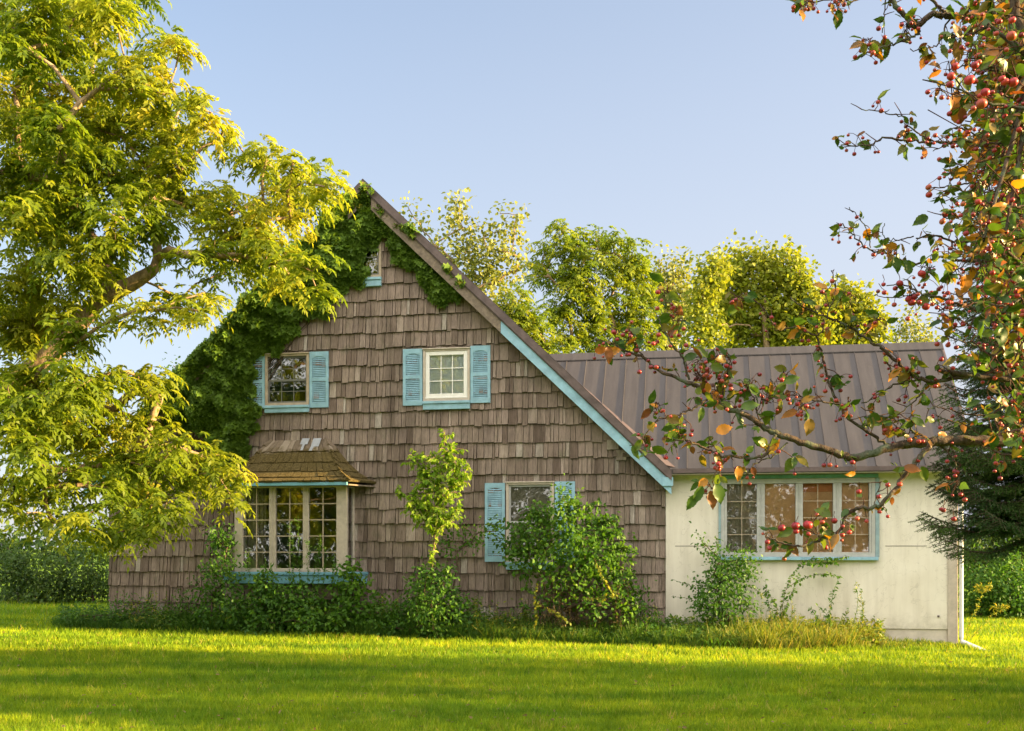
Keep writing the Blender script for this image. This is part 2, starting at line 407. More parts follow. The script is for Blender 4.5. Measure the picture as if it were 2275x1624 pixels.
    c = mixc(nt, c, ramp(nt, [(.75,.8,.8),(1.2,1.15,1.1)], st, [.35,.65]), 1., 'MULTIPLY')
    c = mixc(nt, c, ramp(nt, [(.85,.9,.9),(1.15,1.1,1)], a, [.35,.65]), 1., 'MULTIPLY')
    principled(nt, out, c, .95, .1, bump(nt, b, 1., .05)); M['lawn'] = m
    m, nt, out = nmat('grass_blade')
    st = noise_tex(nt, .9, 5, .6, mapscale=(.16, 1.6, 1)); a = noise_tex(nt, .55, 5, .6)
    c = ramp(nt, [(.115,.225,.010),(.19,.33,.015),(.29,.385,.025),(.46,.40,.14)], attr(nt), [0,.5,.9,1])
    c = mixc(nt, c, ramp(nt, [(.55,.66,.7),(1.4,1.22,1.15)], st, [.36,.64]), 1., 'MULTIPLY')
    c = mixc(nt, c, ramp(nt, [(.75,.85,.9),(1.3,1.12,1)], a, [.35,.65]), 1., 'MULTIPLY')
    a3 = noise_tex(nt, 4.5, 5, .75, mapscale=(.6, 1.5, 1)); c = mixc(nt, c, ramp(nt, [(.6,.68,.7),(1.3,1.2,1.1)], a3, [.35,.62]), 1., 'MULTIPLY')
    p = principled(nt, None, c, .6, .15); t = nt.nodes.new('ShaderNodeBsdfTranslucent'); nt.links.new(mixc(nt, c, (1.7,1.4,.6), 1., 'MULTIPLY'), t.inputs['Color'])
    mx = nt.nodes.new('ShaderNodeMixShader'); mx.inputs[0].default_value = .4; nt.links.new(p.outputs[0], mx.inputs[1]); nt.links.new(t.outputs[0], mx.inputs[2]); nt.links.new(mx.outputs[0], out.inputs[0]); M['grass'] = m
    # leaves
    M['l_locust'] = leaf_mat('locust_leaf', [(.115,.185,.016),(.20,.255,.02),(.30,.32,.026),(.42,.37,.045)], .56, [0,.4,.75,1])
    M['l_ivy'] = leaf_mat('ivy_leaf', [(.075,.14,.018),(.12,.21,.024),(.18,.28,.03),(.40,.35,.035)], .35, [0,.45,.93,1])
    M['l_poplar'] = leaf_mat('poplar_leaf', [(.12,.16,.02),(.21,.235,.035),(.32,.31,.07)], .4, spec=.5)
    M['l_back'] = leaf_mat('back_tree_leaf', [(.09,.155,.012),(.16,.22,.016),(.25,.28,.02)], .45)
    M['l_round'] = leaf_mat('maple_leaf', [(.14,.19,.014),(.22,.255,.02),(.31,.31,.03)], .45)
    M['l_shrub'] = leaf_mat('shrub_leaf', [(.03,.09,.012),(.06,.15,.015),(.10,.20,.02),(.20,.22,.03)], .35, [0,.5,.92,1])
    M['l_vine'] = leaf_mat('vine_leaf', [(.04,.11,.012),(.08,.18,.014),(.14,.24,.02),(.32,.27,.03)], .4, [0,.5,.9,1])
    M['l_sapling'] = leaf_mat('sapling_leaf', [(.14,.27,.014),(.22,.35,.02),(.34,.42,.06)], .5)
    M['l_brown'] = leaf_mat('dry_stem', [(.09,.06,.02),(.16,.11,.035),(.25,.18,.08)], .25)
    M['l_weed'] = leaf_mat('weed_leaf', [(.035,.10,.012),(.08,.16,.014),(.22,.24,.02),(.36,.28,.06)], .35, [0,.45,.8,1])
    M['l_gold'] = leaf_mat('goldenrod_leaf', [(.10,.17,.02),(.22,.24,.02),(.42,.34,.02)], .4)
    M['l_crab'] = leaf_mat('crabapple_leaf', [(.035,.085,.012),(.065,.125,.014),(.12,.155,.018),(.20,.13,.02),(.17,.055,.02),(.45,.2,.015),(.26,.07,.02)], .4, [0,.35,.6,.74,.84,.92,1], rough=.4, spec=.4)
    M['l_crab_red'] = leaf_mat('crabapple_leaf_autumn', [(.12,.12,.02),(.22,.12,.02),(.30,.09,.02),(.4,.16,.02)], .4)
    M['l_spruce'] = leaf_mat('spruce_needle', [(.03,.07,.016),(.055,.115,.022),(.12,.18,.03)], .15, rough=.6)
    M['l_bush'] = leaf_mat('far_bush_leaf', [(.035,.075,.02),(.06,.115,.02),(.10,.14,.03)], .35)
    M['bark'] = bark_mat('grey_brown_bark', (.14,.10,.06), (.40,.28,.17), 18)
    M['bark_crab'] = bark_mat('crabapple_bark', (.035,.026,.02), (.14,.10,.075), 60, moss=(.11,.13,.085))
    M['bark_twig'] = bark_mat('red_twig_bark', (.06,.025,.018), (.14,.07,.045), 80)
    M['bark_dark'] = bark_mat('dark_bark', (.05,.035,.025), (.13,.095,.065), 25)
    m, nt, out = nmat('crabapple_skin')
    n = noise_tex(nt, 90, 3, .5); oi = nt.nodes.new('ShaderNodeObjectInfo')
    c = ramp(nt, [(.16,.012,.02),(.30,.018,.025),(.40,.035,.03),(.36,.09,.04)], oi.outputs['Random'], [0,.5,.85,1])
    c = mixc(nt, c, ramp(nt, [(.75,.75,.75),(1.25,1.2,1.15)], n, [.35,.65]), 1., 'MULTIPLY')
    principled(nt, out, c, .42, .4); M['apple'] = m
    m, nt, out = nmat('crabapple_skin_far'); c = ramp(nt, [(.15,.012,.02),(.32,.02,.028),(.38,.07,.04)], attr(nt)); principled(nt, out, c, .28, .5); M['apples'] = m
mats()

# ---------------------------------------------------------------- the house (local frame: x along the gable wall, -y towards the lawn, z up)
TH = math.atan(.17); HO = np.array([0, 19.4, 0.0])
ES = np.array([math.cos(TH), -math.sin(TH), 0]); EB = np.array([math.sin(TH), math.cos(TH), 0])
def loc2w(s, b, z): return HO + ES*s + EB*b + np.array([0, 0, z])
def px2loc(x, y, d=0.0):
    r = np.array([(x-CX)/FPX, 1, (HZ-y)/FPX]); t = (-d + HO @ EB)/(r @ EB); p = t*r - HO
    return float(p @ ES), float(EYE + t*r[2])

house = empty('shingled_house', tuple(HO), -TH)
tag(house, 'weathered brown shingle house with pointed gable, blue shutters and cream stucco wing', 'house')
APX, APZ, SL = -2.82, 8.60, 0.968
WL, WR = -8.29, 2.88
def rakez(s): return APZ - SL*abs(s - APX)
# openings in the gable wall (s0, s1, z0, z1)
OPEN = [(-4.88,-4.04,4.42,5.37),(-1.68,-.83,4.44,5.36),(-.06,.78,1.35,2.80),(-3.08,-2.57,6.85,7.60),(-5.25,-3.19,1.10,2.95)]
def polymesh(name, outer, holes, y, mat, parent, flip=False):
    loops = [[Vector((x, z, 0)) for x, z in outer]] + [[Vector((x, z, 0)) for x, z in [(a,c),(a,d),(b,d),(b,c)]] for a, b, c, d in holes]
    tri = tessellate_polygon(loops); pts = [p for l in loops for p in l]
    me = bpy.data.meshes.new(name); me.from_pydata([(p.x, y, p.y) for p in pts], [], [tuple(t) for t in tri]); me.update(); me.materials.append(mat)
    o = bpy.data.objects.new(name, me); COL.objects.link(o); o.parent = parent; return o

gout = [(WL,-.3),(WR,-.3),(WR,rakez(WR)-.2),(APX,APZ-.2),(WL,rakez(WL)-.2)]
polymesh('sheathing', gout, OPEN, 0.0, M['inside'], house)

def shingle_wall():
    rng = random.Random(3); mb = MB()
    z = -.12; ci = 0
    rects = OPEN
    while z < APZ:
        wav = [rng.uniform(-.022, .022) for _ in range(5)]
        def wv(s, wav=wav):
            t = (s - WL)/(WR-WL)*4; i = max(0, min(3, int(t))); f = t-i; return wav[i]*(1-f)+wav[i+1]*f
        s = WL - rng.uniform(0, .1)
        while s < WR:
            wd = rng.choice([.055,.07,.085,.1,.11,.13,.15,.17,.20]) * rng.uniform(.9, 1.1)
            e = min(s+wd, WR); s0 = max(s, WL)
            if e - s0 < .03: s += wd; continue
            drop = rng.choice([0,rng.uniform(-.01,.01),rng.uniform(-.022,.018), rng.uniform(-.035,.01)]) 
            zb = z + wv(s0) + drop; zt = z + .31 + .05
            segs = [(s0, e, zb, zt)]
            for a, b, c, d in rects:
                new = []
                for (p, q, lo, hi) in segs:
                    if q <= a or p >= b or hi <= c or lo >= d: new.append((p, q, lo, hi)); continue
                    if p < a: new.append((p, a, lo, hi))
                    if q > b: new.append((b, q, lo, hi))
                    p2, q2 = max(p, a), min(q, b)
                    if lo < c - .02: new.append((p2, q2, lo, c))
                    if hi > d + .02: new.append((p2, q2, d, hi))
                segs = new
            tone = min(1, max(0, rng.gauss(.45, .25))) if rng.random() > .05 else rng.uniform(.8, 1)
            for (p, q, lo, hi) in segs:
                g = .0075
                p, q = p+g*rng.uniform(.3, 1.2), q-g*rng.uniform(.3, 1.2)
                if q - p < .012: continue
                ta, tb = rakez(p)-.14, rakez(q)-.14
                if min(ta, tb) < lo + .02 and max(ta, tb) < lo + .05: continue
                ha, hb = min(hi, ta), min(hi, tb)
                if ha <= lo + .01 or hb <= lo + .01: continue
                full = lo < z + .1
                th = rng.uniform(.034, .062) if full else .02
                yb = -.012 - th; yt = -.010 - rng.uniform(0, .004)
                skew = rng.uniform(-.004, .004)
                hgt = max(hi-lo, .05); fa = (ha-lo)/.36; fb = (hb-lo)/.36
                ya = yb*(1-min(1, fa)) + yt*min(1, fa); yc = yb*(1-min(1, fb)) + yt*min(1, fb)
                vs = [(p, yb, lo+skew), (q, yb, lo-skew), (q, yc, hb), (p, ya, ha), (p, 0.004, lo+skew), (q, 0.004, lo-skew), (q, 0.004, hb), (p, 0.004, ha)]
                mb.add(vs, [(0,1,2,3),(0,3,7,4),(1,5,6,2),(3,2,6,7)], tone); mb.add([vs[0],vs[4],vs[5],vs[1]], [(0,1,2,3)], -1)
            s += wd
        z += .31; ci += 1
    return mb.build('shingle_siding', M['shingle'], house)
shingle_wall()
# side and back walls
mb = MB()
mb.box(WL, WL+.12, .005, 8.3, -.3, rakez(WL)-.2)
mb.box(WR-.12, WR, .005, 8.3, -.3, rakez(WR)-.2)
mb.prism([(WL+.13,-.3),(WR-.13,-.3),(WR-.13,rakez(WR)-.25),(APX,APZ-.25),(WL+.13,rakez(WL)-.25)], 8.18, 8.3)
mb.build('rear_wall', M['shingle'], house)
mb = MB(); mb.box(WL+.14, WR-.14, .03, 8.15, .2, .3); mb.box(WL+.14, WR-.14, .03, 8.15, 3.15, 3.3); mb.box(APX-2.1, APX+2.1, .03, 8.15, 6.0, 6.1)
mb.box(-3.0, -2.9, .03, 8.1, .31, 3.14); mb.box(WL+.14, -3.01, 4.0, 4.1, .31, 3.14); mb.box(-2.89, WR-.14, 3.2, 3.3, .31, 3.14)
mb.build('room_partition', M['inside'], house)

def slope_pt(side, t, perp, y):
    """side -1 left, +1 right; t along slope from the apex in plan metres; perp below the roof top face"""
    n = 1/math.sqrt(1+SL*SL)
    return (APX + side*(t) - side*perp*n*SL*0, y, APZ - SL*t - perp/n)
def rake_prism(mb, side, t0, t1, p0, p1, y0, y1, plumb=True, a=.5):
    A = slope_pt(side, t0, p0, 0); B = slope_pt(side, t1, p0, 0); C = slope_pt(side, t1, p1, 0); D = slope_pt(side, t0, p1, 0)
    q = [(A[0],A[2]),(D[0],D[2]),(C[0],C[2]),(B[0],B[2])]
    if side < 0: q = q[::-1]
    mb.prism(q, y0, y1, a)
TL, TR = 5.83, 5.80
# main metal roof
mb = MB(); rake_prism(mb, -1, 0, TL, 0, .10, -.33, 8.6); rake_prism(mb, 1, 0.0, TR, 0, .10, -.33, 8.6)
y = -.1
while y < 8.5:
    rake_prism(mb, -1, .05, TL-.02, -.028, -.001, y, y+.025); rake_prism(mb, 1, .05, TR-.02, -.028, -.001, y, y+.025); y += .41
roof = mb.build('roof', M['roof'], house)
mb = MB()
for sd_, t in ((-1, TL+.015), (1, TR+.015)): rake_prism(mb, sd_, 0, t, -.015, .115, -.375, -.335); rake_prism(mb, sd_, 0, t, -.019, -.014, -.38, -.2)
for sd_, t in ((-1, TL), (1, TR)): rake_prism(mb, sd_, .05, t, .116, .135, -.352, -.335)
mb.build('rake_trim', M['rooftrim'], roof)
# fascia boards
TB = 2.66
for sd_, a, b, mt_, lab in ((-1, .15, 5.25, 'woodtrim', 'bare weathered fascia board'), (1, .15, TB, 'woodtrim', 'bare weathered fascia board'), (1, TB+.004, TR+.01, 'blue', 'blue painted fascia board'), (-1, 5.255, TL+.01, 'blue_old', 'blue painted fascia board')):
    mb = MB(); rake_prism(mb, sd_, a, b, .137, .30, -.33, -.30)
    tag(mb.build('fascia', M[mt_], house), lab)
mb = MB()
rake_prism(mb, 1, .16, TR-.02, .262, .275, -.299, -.002); rake_prism(mb, -1, .16, TL-.02, .262, .275, -.299, -.002)
mb.build('soffit', M['woodtrim'], house)
mb = MB(); e = slope_pt(1, TR-.02, .05, 0); mb.box(e[0]-.13, e[0]+.06, -.36, -.30, e[2]-.22, e[2]-.06); mb.build('fascia_end_block', M['blue'], house)

def box_frame(mb, s0, s1, z0, z1, w, y0, y1, wb=None, wt=None):
    wb = w if wb is None else wb; wt = w if wt is None else wt
    mb.box(s0, s0+w, y0, y1, z0, z1); mb.box(s1-w, s1, y0, y1, z0, z1)
    mb.box(s0+w, s1-w, y0, y1, z0, z0+wb); mb.box(s0+w, s1-w, y0, y1, z1-wt, z1)

def panes(name, s0, s1, z0, z1, y, cols, rows, mb_t, parent, mt, glass='glass'):
    g = MB(); g.box(s0-.004, s1+.004, y, y+.006, z0-.004, z1+.004); o = g.build('pane', M[glass], parent)
    if cols > 1 or rows > 1:
        m_ = MB(); w_ = mb_t
        for i in range(1, cols): x = s0+(s1-s0)*i/cols; m_.box(x-w_/2, x+w_/2, y-.012, y-.001, z0, z1)
        for j in range(1, rows):
            zz = z0+(z1-z0)*j/rows
            for i in range(cols):
                a_ = s0+(s1-s0)*i/cols + (w_/2 if i else 0); b_ = s0+(s1-s0)*(i+1)/cols - (w_/2 if i < cols-1 else 0)
                m_.box(a_, b_, y-.011, y-.001, zz-w_/2, zz+w_/2)
        m_.build('glazing_bar', M[mt], parent)
    return o

def sill(parent, s0, s1, z0, z1, mt='blue'):
    m_ = MB(); m_.box(s0, s1, -.10, -.02, z0, z1-.05); m_.box(s0-.008, s1+.008, -.125, -.02, z1-.049, z1)
    return m_.build('sill', M[mt], parent, .004)

def shutter(s0, s1, z0, z1, midf=.5, lab=None):
    m_ = MB(); f = .055; y0, y1 = -.075, -.045
    box_frame(m_, s0, s1, z0, z1, f, y0, y1, .09, .09); zm = z0+(z1-z0)*midf
    m_.box(s0+f, s1-f, y0, y1, zm-.03, zm+.03)
    m_.box(s0+f, s1-f, y1-.004, y1, z0+.09, z1-.09)
    # scalloped head of the upper field
    n = 8
    for i in range(n):
        a = s0+f+(s1-s0-2*f)*i/n; b = s0+f+(s1-s0-2*f)*(i+1)/n; u = (i+.5)/n*2-1
        h = .035*abs(u)**1.5
        m_.box(a, b, y0+.003, y1, z1-.09-h, z1-.088)
    for lo, hi in ((z0+.09, zm-.03), (zm+.03, z1-.10)):
        k = int((hi-lo)/.034)
        for j in range(k):
            zz = lo+(hi-lo)*(j+.5)/k
            m_.add([(s0+f,y0+.004,zz-.014),(s1-f,y0+.004,zz-.014),(s1-f,y0+.008,zz-.004),(s0+f,y0+.008,zz-.004),(s0+f,y1-.003,zz+.012),(s1-f,y1-.003,zz+.012),(s1-f,y1-.003,zz+.016),(s0+f,y1-.003,zz+.016)],
                   [(0,1,2,3),(3,2,6,7),(0,4,5,1)])
    m_.box(s0+.02, s1-.02, y1+.001, -.03, z0+.02, z1-.02)
    o = m_.build('shutter', M['blue'], house); 
    if lab: o['label'] = lab
    return o
for a in ((-4.0,-3.615,4.33,5.42),(-5.30,-4.925,4.33,5.40),(-2.115,-1.73,4.325,5.41),(-.79,-.405,4.345,5.43),(-.51,-.125,1.33,2.82),(.825,1.205,1.33,2.835)): shutter(*a)

def win(s0, s1, z0, z1, mt, w=.055, wt=None):
    m_ = MB(); box_frame(m_, s0, s1, z0, z1, w, -.085, .03, .05, wt or w)
    m_.box(s0-.012, s1+.012, -.11, -.086, z1-.012, z1+.012)
    return m_.build('window', M[mt], house, .003)
# upper left sash window (dark screen)
wi = win(-4.915,-4.01,4.385,5.40,'tan', .05)
m_ = MB(); box_frame(m_, -4.865,-4.06,4.44,5.345,.028,-.05,-.02); m_.box(-4.837,-4.088,-.055,-.02,4.86,4.90); m_.build('sash', M['screen'], wi)
panes('p', -4.837,-4.088,4.468,4.86,-.03,3,2,.012,wi,'screen'); panes('p', -4.837,-4.088,4.90,5.317,-.028,3,2,.012,wi,'screen')
sill(wi, -4.92,-4.01,4.245,4.384)
# upper right new white window
wi = win(-1.715,-.80,4.395,5.395,'cream', .045)
m_ = MB(); box_frame(m_, -1.668,-.847,4.447,5.348,.075,-.07,-.01,.09); m_.box(-1.69,-.825,-.082,-.071,4.447,4.475); m_.build('sash', M['white'], wi, .004)
panes('p', -1.590,-.925,4.54,5.27,-.035,3,3,.016,wi,'white')
sill(wi, -1.715,-.80,4.235,4.394)
m_ = MB(); m_.box(-1.62,-.89,.0,.012,4.50,5.31); m_.build('curtain', M['white_curtain'], wi)
# attic window
wi = win(-3.11,-2.545,6.815,7.62,'tan', .05)
m_ = MB(); box_frame(m_, -3.058,-2.597,6.87,7.565,.03,-.05,-.02); m_.build('sash', M['screen'], wi)
panes('p', -3.028,-2.627,6.90,7.535,-.03,1,2,.02,wi,'screen')
sill(wi, -3.11,-2.545,6.645,6.814)
# lower right sash window
wi = win(-.10,.81,1.325,2.83,'cream', .05)
m_ = MB(); box_frame(m_, -.048,.758,1.378,2.775,.03,-.05,-.02); m_.box(-.018,.728,-.055,-.02,2.06,2.10); m_.build('sash', M['grey'], wi)
panes('p', -.018,.728,1.408,2.06,-.03,2,2,.012,wi,'grey'); panes('p', -.018,.728,2.10,2.745,-.028,1,1,.012,wi,'grey')
sill(wi, -.10,.81,1.18,1.324)
m_ = MB()
for k in range(13): m_.prism([(-.05+k*.064,1.6),(-.05+(k+1)*.064,1.6),(-.05+(k+1)*.064,2.79),(-.05+k*.064,2.79)], .02+.02*(k % 2), .03+.02*(k % 2))
m_.build('curtain', M['curtain'], wi)
# the little patch of repaired shingles under the rake
m_ = MB(); m_.box(1.80,2.02,-.075,-.036,3.42,3.60,.97); m_.box(1.97,2.16,-.06,-.036,3.22,3.41,.95); m_.build('siding_patch', M['shingle'], house)

# bay window
def bay():
    B0, B1, FD, Z0, Z1 = -5.35, -3.085, .52, 1.13, 2.80
    m_ = MB()
    y0, y1 = -FD, -FD+.09
    # posts and rails of the front
    posts = [(B0,-5.185),(-4.645,-4.515),(-3.965,-3.85),(-3.295,B1)]
    for a, b in posts: m_.box(a, b, y0, y1, Z0, Z1)
    for i in range(3):
        a, b = posts[i][1], posts[i+1][0]; m_.box(a, b, y0+.004, y1, Z0, 1.20); m_.box(a, b, y0+.004, y1, 2.745, Z1)
        s_ = MB(); 
    for i in (1, 2): a, b = posts[i]; m_.box((a+b)/2-.012, (a+b)/2+.012, y0-.012, y0-.001, Z0+.02, Z1-.02)
    # sides
    for sx, sgn in ((B0, 1), (B1, -1)):
        x0, x1 = (sx, sx+.06) if sgn > 0 else (sx-.06, sx)
        m_.box(x0, x1, -.10, -.036, Z0, Z1); m_.box(x0, x1, y1+.001, -.101, Z0, 1.20); m_.box(x0, x1, y1+.001, -.101, 2.745, Z1)
    m_.box(B0+.02, B1-.02, -FD+.02, .3, Z0-.03, Z0-.001)
    m_.box(B0+.02, B1-.02, -FD+.10, .3, Z1+.001, Z1+.03)
    # jamb lining through the wall
    m_.box(B0+.10, B0+.14, -.03, .2, Z0, Z1); m_.box(B1-.14, B1-.10, -.03, .2, Z0, Z1)
    bw = m_.build('bay_window', M['cream'], house, .005)
    bw['label'] = 'projecting bay window under its own mossy roof'
    for i in range(3):
        panes('p', posts[i][1], posts[i+1][0], 1.20, 2.745, y0+.045, 2, 5, .022, bw, 'tan')
    for x in (B0+.03, B1-.03):
        g = MB(); g.box(x-.003, x+.003, y1, -.10, 1.20, 2.745); g.build('pane', M['glass'], bw)
    sl = MB(); sl.box(B0-.22, B1+.27, -FD-.10, -.036, 1.075, 1.128); sl.box(B0-.20, B1+.25, -FD-.07, -.036, .91, 1.074); sl.build('sill', M['blue_old'], bw, .006)
    c = MB()
    for k in range(8):
        c.box(B0+.14+k*.045, B0+.14+(k+1)*.045, -.2+.025*(k % 2), -.19+.025*(k % 2), 1.14, 2.79)
    c.build('curtain', M['curtain'], bw)
    # eave board and bell-cast shingled roof
    EZ = 2.80
    P_eL, P_eR = np.array([-5.62, -.80, EZ+.035]), np.array([-2.97, -.80, EZ+.035])
    P_tL, P_tR = np.array([-4.80, -.05, 3.70]), np.array([-3.66, -.05, 3.70])
    P_wL, P_wR = np.array([-5.88, -.04, EZ+.035]), np.array([-2.66, -.04, EZ+.035])
    e = MB(); e.box(-5.60, -2.99, -.80, -.76, 2.765, 2.825); e.build('eave_board', M['blue_old'], bw, .004)
    e = MB(); e.add([(-5.62,-.755,2.765),(-2.97,-.755,2.765),(-2.66,-.04,2.765),(-5.88,-.04,2.765),(-5.62,-.755,2.79),(-2.97,-.755,2.79),(-2.66,-.04,2.79),(-5.88,-.04,2.79)],[(0,3,2,1),(4,5,6,7),(0,1,5,4),(1,2,6,5),(3,0,4,7)])
    e.build('soffit', M['woodtrim'], bw)
    rng = random.Random(5); r = MB(); NC = 5
    def curve(A, B, t):  # concave flare
        p = A*(1-t)+B*t; p = p.copy(); p[2] -= .16*math.sin(math.pi*t)*(1-t*.3); return p
    def strip(Lf, Rf, k, tone):
        t0, t1 = k/NC, (k+1.18)/NC; t1 = min(t1, 1)
        a0, b0, a1, b1 = Lf(t0), Rf(t0), Lf(t1), Rf(t1)
        L_ = np.linalg.norm(b0-a0); u = 0; nrm = np.cross(b0-a0, (a1+b1)/2-(a0+b0)/2); nrm /= np.linalg.norm(nrm)
        if nrm[2] < 0: nrm = -nrm
        while u < 1:
            v = min(1, u + rng.uniform(.10, .2)/max(L_, .2)); g = .004/max(L_, .3)
            if v > .96: v = 1
            lift = nrm*rng.uniform(.03, .045); dz = rng.uniform(-.012, .012)
            A = a0*(1-u-g)+b0*(u+g); B = a0*(1-v+g)+b0*(v-g); C = a1*(1-v+g)+b1*(v-g); D = a1*(1-u-g)+b1*(u+g)
            dn = (A-D)/np.linalg.norm(A-D)*rng.uniform(0, .02)
            vs = [A+lift+dn, B+lift+dn, C+nrm*.008, D+nrm*.008, A+dn, B+dn, C-nrm*.01, D-nrm*.01]
            r.add(vs, [(0,1,2,3),(0,4,5,1),(1,5,6,2),(3,7,4,0),(4,7,6,5)], tone())
            u = v
    tn = lambda: rng.uniform(.1, .95)
    for k in range(NC):
        strip(lambda t: curve(P_eL, P_tL, t), lambda t: curve(P_eR, P_tR, t), k, tn)
        strip(lambda t: curve(P_eR, P_tR, t), lambda t: curve(P_wR, np.array([-3.60,-.036,3.70]), t), k, tn)
        strip(lambda t: curve(P_wL, np.array([-4.86,-.036,3.70]), t), lambda t: curve(P_eL, P_tL, t), k, tn)
    # hip shingles
    for A, B in ((P_eL, P_tL), (P_eR, P_tR)):
        for k in range(8):
            p, q = curve(A, B, k/8), curve(A, B, min(1, (k+1.25)/8)); wd_ = np.array([.075, 0, 0]); up = np.array([0, -.02, .05])
            f = np.array([0, -.055, 0])
            r.add([p-wd_*.9+up*.3, p+up*1.5+f*.2, p+wd_*.9+up*.3, q-wd_*.8, q+up*.7, q+wd_*.8], [(0,1,4,3),(1,2,5,4),(0,2,1)], rng.uniform(.2, .9))
    r.build('bay_roof', M['moss_roof'], bw)
    l_ = MB()
    for sx, w_, z0_, z1_ in ((-4.16,.15,.90,1.0),(-3.93,.16,.86,1.0),(-4.13,.05,.80,.90),(-3.95,.06,.79,.86)):
        a, b = curve(P_eL, P_tL, z0_), curve(P_eL, P_tL, z1_); n_ = np.array([0, -.035, .03])
        l_.add([(sx, a[1]+n_[1], a[2]+n_[2]), (sx+w_, a[1]+n_[1], a[2]+n_[2]), (sx+w_+.02, b[1]+n_[1], b[2]+n_[2]), (sx+.02, b[1]+n_[1], b[2]+n_[2])], [(0,1,2,3)])
    l_.build('flashing', M['lead'], bw)
    # dark recess below
    u_ = MB(); u_.box(B0+.2, B1-.2, -FD+.15, -.037, .60, .905); u_.build('underside', M['bark_dark_w'] if 'bark_dark_w' in M else M['woodtrim'], bw)
bay()

